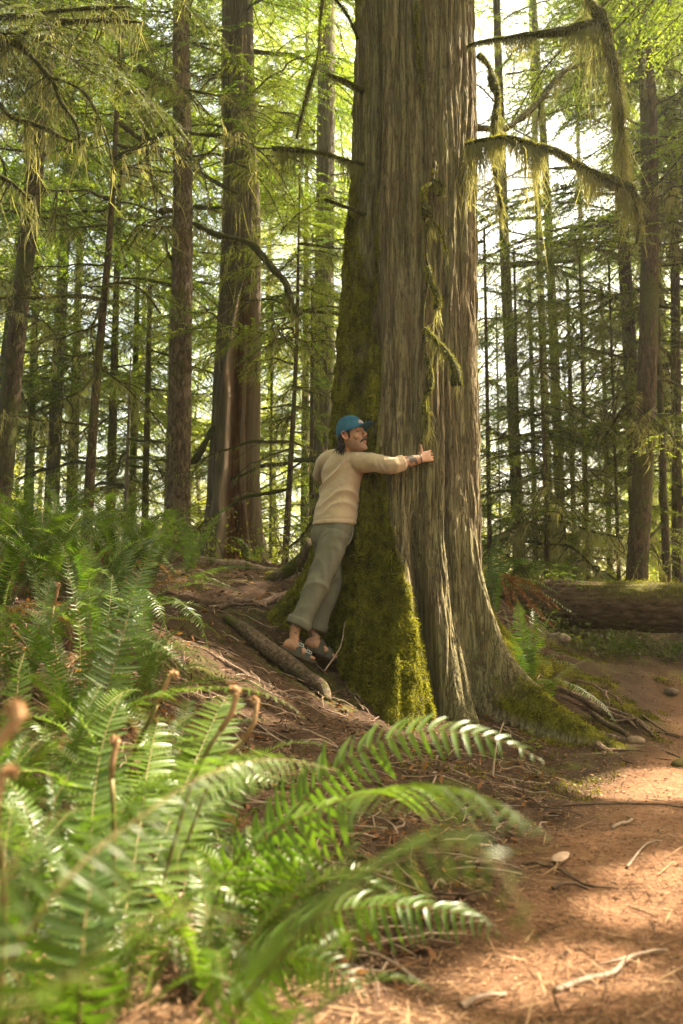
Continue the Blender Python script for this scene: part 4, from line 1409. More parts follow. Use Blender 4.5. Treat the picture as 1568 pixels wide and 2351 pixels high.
tree('mossy trunk at the picture edge past the reddish hemlock', [(1556, 1330), (1552, 900), (1545, 400)], 12.5, 26, 20, 'dark_bark', 14, 'low', 0, 1, 22, (1, 7), 16, 'hemlock_tree', None, 1.1)
tree('mossy hemlock behind the log whose twigs fill the corner', [(1525, 1310), (1520, 1000), (1510, 600)], 15, 24, 14, 'dark_bark', 13, 'wide', -.5, .9, 22, (1, 7), 17, 'hemlock_tree', None, 1.2)

# ---- younger and farther trees that carry the green between the trunks
for lb, px, Y, w0, kind, cz, cs, nd in [
        ('leafy hemlock sapling filling the space beneath the straight spruce', 330, 14, 18, 'young', .2, 1.0, 5), ('tall hemlock veiling the sky above the black stemmed one', 250, 16, 26, 'wide', 0, 1.15, 6),
        ('hemlock of yellow green sprays behind the pale trunk', 160, 19, 30, 'wide', 0, 1.2, 6), ('low hemlock thicket stem behind the bleached sapling', 300, 18, 20, 'low', 0, .9, 5),
        ('leafy hemlock behind the straight spruce trunk', 385, 18, 26, 'low', .3, 1.1, 4), ('tall hemlock behind the hollow cedar', 560, 18, 26, 'wide', 2, 1.1, 4),
        ('hemlock with dark sprays beside the grey cedar column', 700, 17.5, 24, 'low', 0, 1.1, 5), ('hemlock sapling in front of the grey cedar column', 715, 13.5, 14, 'young', .4, 1.0, 5),
        ('low hemlock with pale green sprays hidden beyond the hollow cedar', 620, 15, 16, 'young', .2, 1.1, 6), ('hemlock sapling peeping out past the giant cedar', 1125, 11.5, 12, 'young', -.1, 1.0, 4),
        ('green hemlock behind the slim trunk nearest the giant', 1150, 17, 12, 'young', .2, 1.2, 5), ('bushy hemlock sapling between the two slim trunks', 1230, 14, 14, 'young', .1, 1.05, 6),
        ('bushy hemlock sapling behind the sweeping mossy arms', 1320, 13.5, 14, 'young', .0, 1.0, 8), ('feathery hemlock sapling close behind the log near the slim trunks', 1195, 12.2, 10, 'young', -.2, 1.0, 3), ('feathery hemlock sapling close behind the middle of the log', 1350, 12.4, 10, 'young', -.3, 1.05, 3), ('feathery hemlock sapling low beside the reddish trunk', 1420, 12.0, 9, 'young', -.5, .9, 4),
        ('hemlock sapling just before the dark bent trunk', 1400, 14.5, 14, 'young', .2, 1.15, 8),
        ('broad hemlock closing the view behind the picture edge', 1540, 18, 26, 'low', 0, 1.2, 8), ('tall hemlock whose top fills the upper corner past the reddish trunk', 1530, 11.5, 20, 'tall', -.5, 1.0, 8),
        ('tall hemlock towering behind the leaning dark one', 60, 18, 26, 'low', 0, 1.25, 6)]:
    tree(lb, [(px, 1300), (px + (784 - px) * .03, 700)], Y, w0, w0 * .6, 'dark_bark', {'young': 6}.get(kind, 17), kind, cz, cs, nd, (1, 6), int(px + Y * 10))

# ---- the hollow cedar
def make_hollow():
    Y = 12.0
    p = trunk_path([(532, 1272), (538, 1000), (552, 650), (553, 400), (547, 200), (545, 0)], Y, 14)
    q = resample(p, 260)
    root = empty('cedar_tree', q[0], 'broken old cedar with a tall red rotten hollow and pale torn edges', 'tree')
    zr = q[:, 2] - q[0, 2]
    zs = np.array([P(540, y, Y)[2] for y in (1272, 1150, 1000, 700, 500, 200, 0)]) - q[0, 2]
    r = np.interp(zr, zs, np.array([134, 112, 104, 92, 82, 72, 66]) / 2 / FPX * Y)
    nth = 220
    th = np.linspace(-PI, PI, nth, endpoint=False)
    TH, ZI = np.meshgrid(th, np.arange(len(q)))
    Z = zr[ZI]
    R = r[:, None] * np.ones_like(TH)
    k = 1 - 2.2 * np.abs(vn(np.cos(TH) * 7, np.sin(TH) * 7, Z * .5))
    R = R + .022 * k + .01 * (1 - 2 * np.abs(vn(np.cos(TH) * 18, np.sin(TH) * 18, Z * 1.0)))
    R = R + .20 * np.exp(-Z / .3) * (.5 + .5 * np.cos(TH * 5 + 1))
    top = P(560, 640, Y)[2] - q[0, 2]
    hw = .78 * np.clip((top - Z + .25 * vn(TH * 3, Z, 1)) / 1.2, 0, 1) ** .45 + .05 * vn(0, Z * 1.3, 3) + .06 * vn(0, Z * 4.1, 8)
    u = wrap(TH + 1.02) / np.maximum(hw, .01)
    ins = np.clip((1 - np.abs(u)) / .22, 0, 1) * (hw > .1)
    rot = .19 * ins * (1 + .5 * fbm(TH * 6, Z * .8, 4, 3)) + .05 * ins * (1 - 2 * np.abs(vn(TH * 13, Z * .35, 2)))
    lip = .04 * np.exp(-((np.abs(u) - 1.08) / .12) ** 2) * (hw > .1)
    R = R - rot + lip
    pale = np.exp(-((np.abs(u) - 1.0) / .10) ** 2) * (hw > .1) + .9 * np.exp(-((u - .62) / .14) ** 2) * (hw > .1)
    t, n, b = frames(q, (1, 0, 0))
    V = q[:, None] + R[..., None] * (np.cos(TH)[..., None] * np.array([1.0, 0, 0]) + np.sin(TH)[..., None] * np.array([0, 1.0, 0]))
    mb = MB()
    mb.add(V.reshape(-1, 3), grid_faces(len(q), nth), a=ins.ravel())
    m, nt = new_mat('hollow_cedar_bark')
    g = NT(nt)
    A = lambda s: g.n('Attribute', attribute_name=s).outputs['Fac']
    a = g.noise(g.coord((1, 1, .06)), 22, 6, .65, .3)
    bn = g.noise(g.coord((1, 1, .2)), 40, 5, .7)
    bark = g.ramp(a, [(.3, (.035, .025, .017)), (.5, (.105, .08, .055)), (.7, (.20, .16, .11))])
    mk = g.ramp(g.noise(g.coord((1, 1, .4)), 2.2, 5, .7), [(.5, (0, 0, 0)), (.62, (1, 1, 1))])
    bark = g.mix(g.math('MULTIPLY', mk, .6), bark, (.075, .08, .02))
    wood = g.ramp(g.math('ADD', g.math('MULTIPLY', a, .55), g.math('MULTIPLY', bn, .45)), [(.36, (.018, .007, .004)), (.48, (.10, .034, .014)), (.60, (.22, .085, .036)), (.76, (.33, .17, .085))])
    c = g.mix(g.math('MULTIPLY', A('hollow'), 1.0, True), bark, wood)
    c = g.mix(g.math('MULTIPLY', A('torn'), .85, True), c, g.mix(a, (.22, .15, .10), (.48, .36, .26)))
    g.out(g.principled(c, .9, g.bump(g.math('ADD', a, bn), .8, .03), .2).outputs[0])
    o = mb.build('trunk', m, root, attr='hollow')
    add_attr(o, 'torn', np.clip(pale, 0, 1).ravel())
    rng = np.random.default_rng(77)
    # moss beards on the upper trunk and the collar above the hollow
    mb = MB()
    k = 2600
    i = rng.uniform(0, 1, k) ** 1.0
    zz = top * .96 + i * 3.6
    a = rng.uniform(-PI, 0, k)
    c = np.stack([np.interp(zz, zr, q[:, j]) for j in range(3)], 1)
    rr = np.interp(zz, zr, r) + .015
    pos = c + np.stack([np.cos(a) * rr, np.sin(a) * rr, 0 * a], 1)
    cl = vn(a * 4, zz * 2.2, 5.0) > .0
    V, Q, T = strands(pos[cl], rng.exponential(.16, cl.sum()) + .04, .009, rng)
    mb.add(V, Q, T)
    mb.build('moss', [M['strand']], root)
    link_part('crown', CROWN['wide'], root, (.1, 0, 3.2), (0, 0, 2.0), 1.0)
    for k, (z, a, s) in enumerate([(5.5, -1.2, .8), (5.8, .3, .9), (6.2, 2.6, .9), (6.6, -.6, 1.0), (6.9, -2.4, .9), (7.4, .1, 1.1), (7.2, 3.0, 1.0)]):
        c = np.array([np.interp(z, zr, q[:, j]) for j in range(3)]) - q[0]
        link_part('branch', DEAD[k % 6], root, c, (0, .1, a), s)
    limb_part(root, L([(400, 1010, 11.6), (440, 1060, 11.7), (480, 1000, 11.8), (505, 960, 11.9)]), .04, .05, 70, 40, .08, .008, 100, .3)
    return root


make_hollow()

# ---- the hemlock beyond the frame whose limbs hang into the upper corner
root = empty('hemlock_tree', (-4.2, 7.6, gz(-4.2, 7.6)), 'hemlock whose dark mossy limbs hang down into the upper corner', 'tree')
mb = MB()
mb.add(*tube(np.array([(-4.2, 7.6, gz(-4.2, 7.6) - .2), (-4.15, 7.6, 5.0), (-4.1, 7.6, 12.0)]), [.26, .2, .1], 20, rn=.1))
mb.build('trunk', M['dark_bark'], root)
for k, (pts, a, b, sd) in enumerate([([(-160, 140, 7.6), (-40, 110, 7.5), (40, 90, 7.4), (100, 60, 7.3), (218, 47, 7.2), (330, 52, 7.2)], .07, .012, 12), ([(20, 95, 7.4), (60, 118, 7.3), (120, 187, 7.2), (140, 234, 7.2), (177, 291, 7.2), (184, 340, 7.2)], .03, .010, 7),
                                     ([(-160, 250, 7.6), (-20, 235, 7.4), (26, 268, 7.3), (104, 294, 7.2), (135, 312, 7.2), (165, 325, 7.2)], .035, .014, 8), ([(-160, 30, 7.6), (0, 39, 7.3), (100, 30, 7.2), (177, 21, 7.1), (300, 15, 7.1)], .04, .010, 10),
                                     ([(-160, 420, 7.6), (-40, 400, 7.4), (20, 415, 7.3), (70, 460, 7.3)], .03, .012, 6), ([(110, 175, 7.2), (190, 210, 7.15), (240, 300, 7.1), (262, 400, 7.1)], .012, .006, 5)]):
    limb_part(root, L(pts), a, b, 80 + k, 170, .16, .007, 160, .35, side=sd)
rng = np.random.default_rng(9)
mb = MB()
for k in range(26):
    x, y = rng.uniform(-60, 360), rng.uniform(-120, 150)
    append(mb, LIVE[rng.integers(6)], rotz(rng.normal(.0, .6)) @ roty(rng.uniform(.1, .6)), P(x - 120, y, rng.uniform(7.0, 8.6)), rng.uniform(.5, .95))
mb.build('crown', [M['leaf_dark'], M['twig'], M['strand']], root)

# ---- the wood that closes the view, plus off-frame trees added for shade
def far_wood():
    rng = np.random.default_rng(21)
    mb = MB()
    for k in range(40):
        Y = rng.uniform(24, 46)
        px = rng.uniform(-150, 1720)
        gap = 1090 < px < 1470
        if gap and rng.random() < .7:
            continue
        x = (px - 784) / FPX * Y
        z0 = gz(x, Y)
        Ht = rng.uniform(9, 24)
        if gap:
            Ht = rng.uniform(5, 9)
        elif 430 < px < 530:
            Ht = rng.uniform(6, 10)
        mb.add(*tube(np.array([(x, Y, z0 - .2), (x + rng.normal(0, .2), Y, z0 + Ht * .5), (x + rng.normal(0, .3), Y, z0 + Ht)]), [.010 * Ht ** .8 + .03, .007 * Ht ** .8, .02], 8), m=1)
        n = int(Ht * 2.4)
        for j in range(n):
            u = (j + rng.random()) / n
            zz = z0 + .6 + (Ht - .6) * u
            append(mb, FAR[rng.integers(3)], rotz(rng.uniform(0, 6.28)) @ roty(rng.uniform(-.2, .4)), (x, Y, zz), (1.25 - .75 * u) * rng.uniform(.7, 1.2))
    for k in range(58):  # unseen trees beside and behind the camera, added to block sky light
        side = k % 3
        if side == 0:
            x, Y = rng.uniform(-16, -6.5), rng.uniform(-12, 12)
        elif side == 1:
            x, Y = rng.uniform(-14, 14), rng.uniform(-18, -7)
        else:
            x, Y = rng.uniform(9, 19), rng.uniform(-12, 2)
        z0 = gz(x, Y)
        Ht = rng.uniform(12, 20)
        mb.add(*tube(np.array([(x, Y, z0 - .2), (x, Y, z0 + Ht)]), [.2, .04], 8), m=1)
        for j in range(int(Ht * 1.6)):
            append(mb, FAR[rng.integers(3)], rotz(rng.uniform(0, 6.28)) @ roty(rng.uniform(-.2, .4)), (x, Y, z0 + .6 + rng.random() * (Ht - .6)), rng.uniform(.9, 1.5))
    for k in range(9):  # high-crowned trees added off to the side to darken the bank
        x, Y = rng.uniform(-7.8, -4.4), rng.uniform(-1.0, 6.5)
        z0 = gz(x, Y)
        mb.add(*tube(np.array([(x, Y, z0 - .2), (x, Y, z0 + 15)]), [.2, .05], 8), m=1)
        for j in range(26):
            append(mb, FAR[rng.integers(3)], rotz(rng.uniform(0, 6.28)) @ roty(rng.uniform(-.2, .2)), (x, Y, rng.uniform(7.2, 13)), rng.uniform(.9, 1.4))
    o = mb.build('far_forest', [M['leaf_gold'], M['cedar_bark'], M['strand']])  # paler cedar bark on the hemlock trunks puts haze fading into their colour
    tag(o, 'green wood of hemlocks closing the view far behind the trunks, plus added off-frame shade trees', 'forest', kind='stuff')


far_wood()


def undergrowth():
    rng = np.random.default_rng(31)
    mb = MB()
    n = 900
    Y = rng.uniform(9.5, 24, n)
    x = rng.uniform(-.45, .45, n) * Y
    for k in range(n):
        if x[k] > 1.0 and Y[k] < 12.8:
            continue
        if math.hypot(x[k] - CX, Y[k] - CY) < 2:
            continue
        z = gz(x[k], Y[k])
        h = rng.uniform(.1, .75)
        m = 26
        pos = np.array([x[k], Y[k], z]) + rng.normal(0, 1, (m, 3)) * [.22, .22, 0] + np.stack([0 * np.arange(m), 0 * np.arange(m), rng.random(m) * h], 1)
        V, Q = leaves(pos, rng.normal(0, 1, (m, 3)) * [1, 1, .5], np.array([0, 0, 1.0]) + rng.normal(0, .5, (m, 3)), rng.uniform(.03, .07, m), rng.uniform(.02, .045, m))
        mb.add(V, Q, m=0)
        if k % 3 == 0:
            e = np.array([x[k], Y[k], z])
            moss_limb(mb, np.array([e, e + [rng.normal(0, .2), rng.normal(0, .2), h * .7], e + [rng.normal(0, .5), rng.normal(0, .4), h]]), .008, .003, rng, 60, .08, .007, 30, 5, .3, 1, 2, 3)
    for k in range(260):
        y = rng.uniform(8.7, 10.3)
        xx = rng.uniform(1.9, 5.2)
        m = 18
        pos = np.array([xx, y, gz(xx, y)]) + rng.normal(0, 1, (m, 3)) * [.10, .08, 0] + np.stack([0 * np.arange(m), 0 * np.arange(m), rng.random(m) * rng.uniform(.06, .28)], 1)
        V, Q = leaves(pos, rng.normal(0, 1, (m, 3)) * [1, 1, .6], np.array([0, 0, 1.0]) + rng.normal(0, .5, (m, 3)), rng.uniform(.03, .08, m), rng.uniform(.010, .03, m))
        mb.add(V, Q, m=4)
    o = mb.build('undergrowth', [M['leaf_gold'], M['moss_skin'], M['strand'], M['moss'], M['leaf_dark']])
    tag(o, 'low bright shrubs and mossy twigs on the forest floor behind the cedar', 'undergrowth', kind='stuff')


undergrowth()
# ------------------------------------------------------------------ sword ferns
def frond_geo(mb, path, W, pairs, rng, side_hint=None, droop=.25, wide=.20, tipc=.0, base_bare=.10, r0=.0028, twist=.2, fm=0, sm=1):
    """one frond: a stalk along path and two rows of narrow leaflets"""
    n = 40
    p = resample(path, n)
    t = norm(np.gradient(p, axis=0))
    if side_hint is not None and side_hint[0] == 'n':
        side = norm(np.cross(t, np.asarray(side_hint[1], float)))
    elif side_hint is None:
        side = np.cross(t, [0, 0, 1.0])
        bad = np.linalg.norm(side, axis=1) < .25
        ref = norm(np.cross(t[n // 2] if not bad[n // 2] else t[-1], [0, 0, 1.0]))
        side = np.where(bad[:, None], ref, side)
        side = norm(side)
        ref = side[n * 2 // 3]
        side = side * np.sign(side @ ref + 1e-6)[:, None]
    else:
        side = np.broadcast_to(np.asarray(side_hint, float), p.shape)
        side = norm(side - t * np.sum(side * t, 1)[:, None])
    nrm = np.cross(side, t)
    mb.add(*tube(p, np.linspace(r0, r0 * .25, n), 5), m=sm)
    u = base_bare + (1 - base_bare) * (np.arange(pairs) + .5) / pairs
    rows_t = np.array([0, .14, .40, .68, .88, 1.0])
    rows_w = np.array([.55, 1.0, .92, .70, .38, .03])
    for s in (1, -1):
        uu = np.clip(u + (.25 / pairs if s > 0 else 0), 0, .995)
        ip = lambda A: np.stack([np.interp(uu * (n - 1), np.arange(n), A[:, j]) for j in range(3)], 1)
        b, tt, ss, nn = ip(p), norm(ip(t)), norm(ip(side)), norm(ip(nrm))
        prof = np.interp(uu, [0, base_bare, base_bare + .10, .35, .6, .85, 1], [.3, .62, .86, 1, .92, .62, .08]) * rng.uniform(.88, 1.08, pairs)
        prof = np.where(rng.random(pairs) < .05, prof * rng.uniform(.2, .7), prof)
        ln = W * prof
        fw = .12 + .55 * uu ** 3 + rng.normal(0, .05, pairs)
        d = norm(ss * s + tt * fw[:, None] + nn * rng.normal(.04, .10, pairs)[:, None])
        wd = norm(tt - d * np.sum(tt * d, 1)[:, None])
        tw = rng.normal(.18 * s, twist, pairs)
        up = np.cross(d, wd) * s
        wd = wd * np.cos(tw)[:, None] + up * np.sin(tw)[:, None]
        hw = np.minimum(ln * wide * .5, np.interp(uu, [0, 1], [1, .6]) * W * .095)
        V = []
        for a, w_ in zip(rows_t, rows_w):
            c = b + d * (ln * a)[:, None] - nn * (droop * ln * a ** 2)[:, None] + tt * (.10 * ln * a ** 2)[:, None]
            fold = nn * (hw * w_ * .25)[:, None]
            V += [c - wd * (hw * w_ * .85)[:, None] + fold, c - fold * .4, c + wd * (hw * w_ * 1.1)[:, None] + fold]
        V = np.stack(V, 1).reshape(-1, 3)
        q = []
        for i in range(5):
            for j in (0, 1):
                q.append([i * 3 + j, i * 3 + j + 1, i * 3 + j + 4, i * 3 + j + 3])
        Q = (np.arange(pairs)[:, None, None] * 18 + np.array(q)[None]).reshape(-1, 4)
        mb.add(V, Q, m=fm)


def crozier_geo(mb, path, r, curl, rng):
    """young frond: a scaly stalk ending in a spiral"""
    p = resample(path, 14)
    t = norm(p[-1] - p[-2])
    side = norm(np.array([t[2], 0, -t[0]]) + 1e-6) * rng.choice([-1, 1])
    a = np.linspace(0, 3.9, 26)
    rad = curl * (1 - a / 6.2)
    c0 = p[-1] + side * curl
    sp = c0 - side * (rad * np.cos(a))[:, None] + t * (rad * np.sin(a))[:, None] + np.array([0, .004, 0]) * a[:, None]
    pp = np.vstack([p, sp[1:]])
    rr = np.concatenate([np.linspace(r * .45, r * .85, 14), np.linspace(r, r * .55, 25)])
    mb.add(*tube(pp[:12], rr[:12], 7, rn=.1, nscale=60), m=1)
    mb.add(*tube(pp[11:], rr[11:], 8, rn=.3, nscale=90))
    pp, rr = pp[10:], rr[10:]
    k = 90
    i = rng.integers(0, len(pp), k)
    d = rnd_unit(rng, k)
    V, Q = leaves(pp[i] + d * rr[i][:, None] * .8, d, rnd_unit(rng, k), r * 1.1, r * .5)
    mb.add(V, Q)


FM = [M['fern'], M['rachis']]
FMD = [M['fern_dark'], M['rachis']]
FMX = [M['fern_dead'], M['rachis']]


def proto_frond(seed, Ln, elev, bend, W, pairs, mats, droop=.25):
    rng = np.random.default_rng(seed)
    a = elev - bend * np.linspace(0, 1, 12) ** 1.5
    st = Ln / 12
    p = np.cumsum(np.stack([np.cos(a) * st, rng.normal(0, .02, 12) * st, np.sin(a) * st], 1), 0)
    p = np.vstack([[0, 0, 0], p])
    mb = MB()
    frond_geo(mb, p, W, pairs, rng, (0, 1, 0), droop)
    return mb.mesh('frond', mats)


PF_UP = [proto_frond(200 + k, *q, FM) for k, q in enumerate([(.80, 1.30, 1.2, .062, 44), (.95, 1.15, 1.7, .068, 50), (.70, 1.05, 1.5, .058, 42), (.85, .90, 1.5, .066, 46), (.6, 1.4, .9, .05, 38), (.9, 1.25, 2.2, .066, 48)])]
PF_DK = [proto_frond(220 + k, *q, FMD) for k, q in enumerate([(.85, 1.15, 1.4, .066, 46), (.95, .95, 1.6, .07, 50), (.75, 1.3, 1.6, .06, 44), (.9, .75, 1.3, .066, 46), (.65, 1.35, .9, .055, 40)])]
PF_DEAD = [proto_frond(240 + k, *q, FMX, .8) for k, q in enumerate([(.75, .45, 1.6, .045, 40), (.6, .2, 1.3, .04, 36)])]


def fern(label, px, Y, n, size, protos, seed, dead=0, group=None, tilt=0.0, arc=(0, 6.283), base=None, cro=0):
    rng = np.random.default_rng(seed)
    if base is None:
        x = (px - 784) / FPX * Y
        base = np.array([x, Y, gz(x, Y) - .01])
    root = empty('sword_fern', base, label, 'fern', group)
    for k in range(n):
        az = arc[0] + (arc[1] - arc[0]) * (k + rng.uniform(-.3, .3)) / n
        link_part('frond', protos[rng.integers(len(protos))], root, (math.cos(az) * .02, math.sin(az) * .02, 0), (rng.normal(0, .18), rng.uniform(-.28, .22) + tilt, az), size * rng.uniform(.75, 1.15))
    for k in range(dead):
        o = link_part('frond', PF_DEAD[rng.integers(2)], root, (0, 0, .02), (rng.normal(0, .3), rng.uniform(0, .3), rng.uniform(0, 6.28)), size * rng.uniform(.8, 1.1))
        o['label'] = 'withered brown frond'
    for k in range(cro):
        mb = MB()
        h = rng.uniform(.2, .36) * size
        b = np.array(base) + [rng.normal(0, .03), rng.normal(0, .03), 0]
        crozier_geo(mb, np.array([b, b + [rng.normal(0, .03), rng.normal(0, .03), h * .6], b + [rng.normal(0, .06), rng.normal(0, .05), h]]), .006, .007, rng)
        mb.build('crozier', [M['fiddle'], M['rachis']], root)
    return root


def fern_paths(label, base, fronds, seed, mats=FM, cro=(), group=None):
    """a fern whose fronds follow given arcs: (points, leaflet length, pairs[, side])"""
    rng = np.random.default_rng(seed)
    def grounded(p):
        p = np.asarray(p, float)
        g = gz(p[0][0], p[0][1])
        return np.vstack([[p[0][0] - .01, p[0][1] + .02, g - .02], p]) if p[0][2] > g + .02 else p
    root = empty('sword_fern', (base[0], base[1], gz(base[0], base[1])), label, 'fern', group)
    for f in fronds:
        mb = MB()
        frond_geo(mb, grounded(f[0]), f[1], f[2], rng, f[3] if len(f) > 3 else None, *(f[4:] if len(f) > 4 else ()))
        mb.build('frond', mats, root)
    for pts, r, cu in cro:
        mb = MB()
        crozier_geo(mb, grounded(pts), r, cu, rng)
        mb.build('crozier', [M['fiddle'], M['rachis']], root)
    return root


FL = (1, 0, .05)
# the plants right before the camera
fern_paths('big sunlit fern arching fronds across the lower middle of the view', P(470, 2330, 2.2), [
    (L([(500, 2200, 2.2), (560, 2010, 2.15), (650, 1890, 2.1), (760, 1775, 2.03), (870, 1705, 1.98), (980, 1678, 1.94), (1080, 1685, 1.9), (1170, 1707, 1.87), (1250, 1750, 1.84)]), .098, 40, ('n', (.32, -.60, .74)), .35),
    (L([(440, 2250, 2.1), (520, 2010, 2.05), (620, 1915, 1.98), (740, 1855, 1.92), (860, 1818, 1.82), (980, 1803, 1.6), (1090, 1825, 1.4), (1180, 1865, 1.25), (1268, 1928, 1.15)]), .10, 46, ('n', (.30, -.58, .76)), .75),
    (L([(520, 2400, 1.1), (640, 2200, .95), (780, 2060, .8), (900, 1975, .7), (1020, 1940, .65), (1120, 1965, .62), (1190, 2060, .61), (1225, 2190, .60)]), .058, 44, ('n', (.1, -.8, .6)), .6),
    (L([(470, 2320, 2.1), (590, 2190, 2.0), (720, 2108, 1.9), (850, 2082, 1.85), (980, 2085, 1.8), (1080, 2105, 1.75), (1165, 2155, 1.7)]), .084, 40, ('n', (.3, -.6, .75)), .6),
    (L([(460, 2320, 2.1), (480, 2200, 2.15), (560, 2050, 2.2), (640, 1990, 2.2), (720, 1990, 2.2), (790, 2040, 2.2)]), .07, 34, ('n', (.1, -.7, .7)), .6),
    (L([(480, 2320, 2.1), (560, 2240, 1.9), (660, 2200, 1.8), (760, 2220, 1.75), (840, 2290, 1.7)]), .07, 30, ('n', (.1, -.7, .7)), .6),
    (L([(470, 2330, 2.2), (420, 2150, 2.3), (430, 1990, 2.4), (480, 1870, 2.45), (560, 1800, 2.5), (640, 1800, 2.5)]), .08, 40, ('n', (.1, -.7, .7)), .4)], 301)
fern_paths('strongly blurred fern sweeping up from the lower corner', P(-60, 2900, .8), [
    (L([(-20, 2350, .95), (80, 2120, .95), (200, 1970, 1.0), (330, 1870, 1.12), (450, 1790, 1.32), (560, 1752, 1.5), (660, 1745, 1.65), (775, 1770, 1.75)]), .068, 46, ('n', (.2, -.72, .65)), .5),
    (L([(60, 2420, .75), (160, 2250, .72), (300, 2130, .7), (430, 2080, .7), (560, 2120, .7)]), .042, 36, None, .5),
    (L([(-60, 2380, .7), (-30, 2150, .72), (30, 1980, .75), (110, 1880, .8), (190, 1850, .85)]), .042, 36, None, .5),
    (L([(20, 2420, .68), (60, 2300, .66), (150, 2240, .64), (240, 2260, .64)]), .04, 30, None, .4)], 302)
fern_paths('sunlit fern of stiff upright fronds and curled croziers low on the bank', P(235, 2330, 2.0), [
    (L([(262, 2260, 1.95), (330, 2050, 2.1), (390, 1885, 2.28), (450, 1745, 2.46), (505, 1625, 2.66), (545, 1572, 2.8)]), .115, 46, (1, -.25, -.1), .15),
    (L([(180, 2360, 1.45), (186, 2240, 1.42), (195, 2120, 1.45), (212, 2010, 1.5), (235, 1930, 1.55)]), .07, 30, (1, .1, 0), .15),
    (L([(250, 2260, 1.95), (290, 2080, 2.05), (320, 1900, 2.2), (340, 1760, 2.42), (365, 1640, 2.7)]), .10, 40, (1, .2, 0), .2),
    (L([(225, 2260, 2.0), (150, 2080, 2.0), (90, 1930, 2.05), (40, 1820, 2.1), (-20, 1760, 2.1)]), .07, 40, None, .3),
    (L([(250, 2280, 1.9), (330, 2150, 1.8), (420, 2060, 1.75), (500, 2040, 1.7), (560, 2080, 1.68)]), .06, 36, None, .4),
    (L([(228, 2260, 2.0), (210, 2000, 2.05), (215, 1830, 2.15), (240, 1690, 2.25), (280, 1590, 2.35)]), .085, 42, (1, 0, 0), .2)], 303, FM,
    [(L([(262, 2240, 1.9), (262, 1900, 1.85), (256, 1770, 1.85), (268, 1705, 1.85)]),   .0068, .0075), (L([(330, 2200, 2.1), (440, 1800, 2.1), (530, 1640, 2.1), (545, 1590, 2.1)]), .0075, .0085),
     (L([(340, 2200, 2.2), (480, 1800, 2.2), (575, 1680, 2.2), (590, 1610, 2.2)]), .0065, .007), (L([(10, 2100, 1.3), (-10, 1900, 1.25), (-4, 1820, 1.25), (8, 1775, 1.25)]), .0065, .007),
     (L([(-80, 1900, .95), (-30, 1740, .95), (10, 1680, .95), (40, 1650, .95)]), .0075, .0085)])
fern_paths('fern of long level leaflets standing above the blurred ferns', P(190, 1900, 3.05), [
    (L([(185, 1880, 3.05), (215, 1720, 3.08), (240, 1605, 3.1), (268, 1510, 3.15), (290, 1430, 3.2), (309, 1355, 3.3), (338, 1280, 3.4)]), .094, 50, (1, .1, -.05), .12),
    (L([(200, 1860, 3.0), (240, 1690, 2.8), (330, 1605, 2.55), (430, 1580, 2.4), (520, 1578, 2.34), (600, 1590, 2.3), (660, 1615, 2.3), (700, 1650, 2.3)]), .055, 50, None, .35),
    (L([(180, 1880, 3.0), (150, 1760, 3.0), (105, 1680, 3.0), (50, 1640, 3.0)]), .06, 36, None, .3),
    (L([(210, 1880, 3.05), (300, 1740, 3.1), (380, 1690, 3.1), (440, 1700, 3.1)]), .06, 36, None, .35),
    (L([(195, 1880, 3.1), (170, 1740, 3.3), (160, 1640, 3.5), (170, 1560, 3.7)]), .07, 38, (1, 0, 0), .2)], 304, FM,
    [(L([(300, 1760, 2.7), (350, 1640, 2.6), (378, 1580, 2.6), (392, 1548, 2.6)]), .008, .009)])
fern_paths('fern with a sunlit upright frond at the picture edge', P(15, 1900, 2.7), [
    (L([(18, 1880, 2.68), (28, 1720, 2.72), (37, 1630, 2.75), (43, 1545, 2.8), (56, 1500, 2.85)]), .062, 36, (1, 0, 0), .15),
    (L([(10, 1880, 2.6), (-30, 1760, 2.6), (-70, 1700, 2.6)]), .06, 30, None, .3),
    (L([(20, 1880, 2.6), (70, 1760, 2.55), (120, 1700, 2.5), (165, 1700, 2.5)]), .06, 34, None, .35), (L([(20, 1890, 2.6), (90, 1820, 2.5), (150, 1800, 2.4), (210, 1830, 2.35)]), .06, 34, None, .35)], 305)
fern_paths('fern on the bank with pale straight fronds like ladders', P(188, 1650, 4.3), [
    (L([(188, 1640, 4.3), (200, 1550, 4.32), (208, 1481, 4.35), (206, 1390, 4.4), (205, 1321, 4.45), (209, 1228, 4.5)]), .062, 44, (1, 0, 0), .12),
    (L([(185, 1640, 4.25), (184, 1545, 4.2), (181, 1417, 4.2), (166, 1359, 4.2), (154, 1289, 4.25), (141, 1250, 4.3), (116, 1228, 4.35)]), .045, 44, (.5, .8, 0), .2),
    (L([(190, 1640, 4.3), (225, 1560, 4.3), (240, 1480, 4.35), (252, 1390, 4.4), (258, 1320, 4.5)]), .06, 40, (1, .3, 0), .15),
    (L([(185, 1640, 4.3), (150, 1590, 4.2), (110, 1520, 4.15), (60, 1500, 4.1), (10, 1505, 4.1)]), .06, 40, None, .4),
    (L([(186, 1640, 4.3), (140, 1560, 4.3), (118, 1470, 4.3), (112, 1400, 4.3), (102, 1335, 4.35)]), .06, 40, (1, 0, .1), .2)], 306, FM,
    [(L([(150, 1640, 4.2), (125, 1480, 4.2), (118, 1420, 4.2), (135, 1345, 4.2)]), .009, .010)])
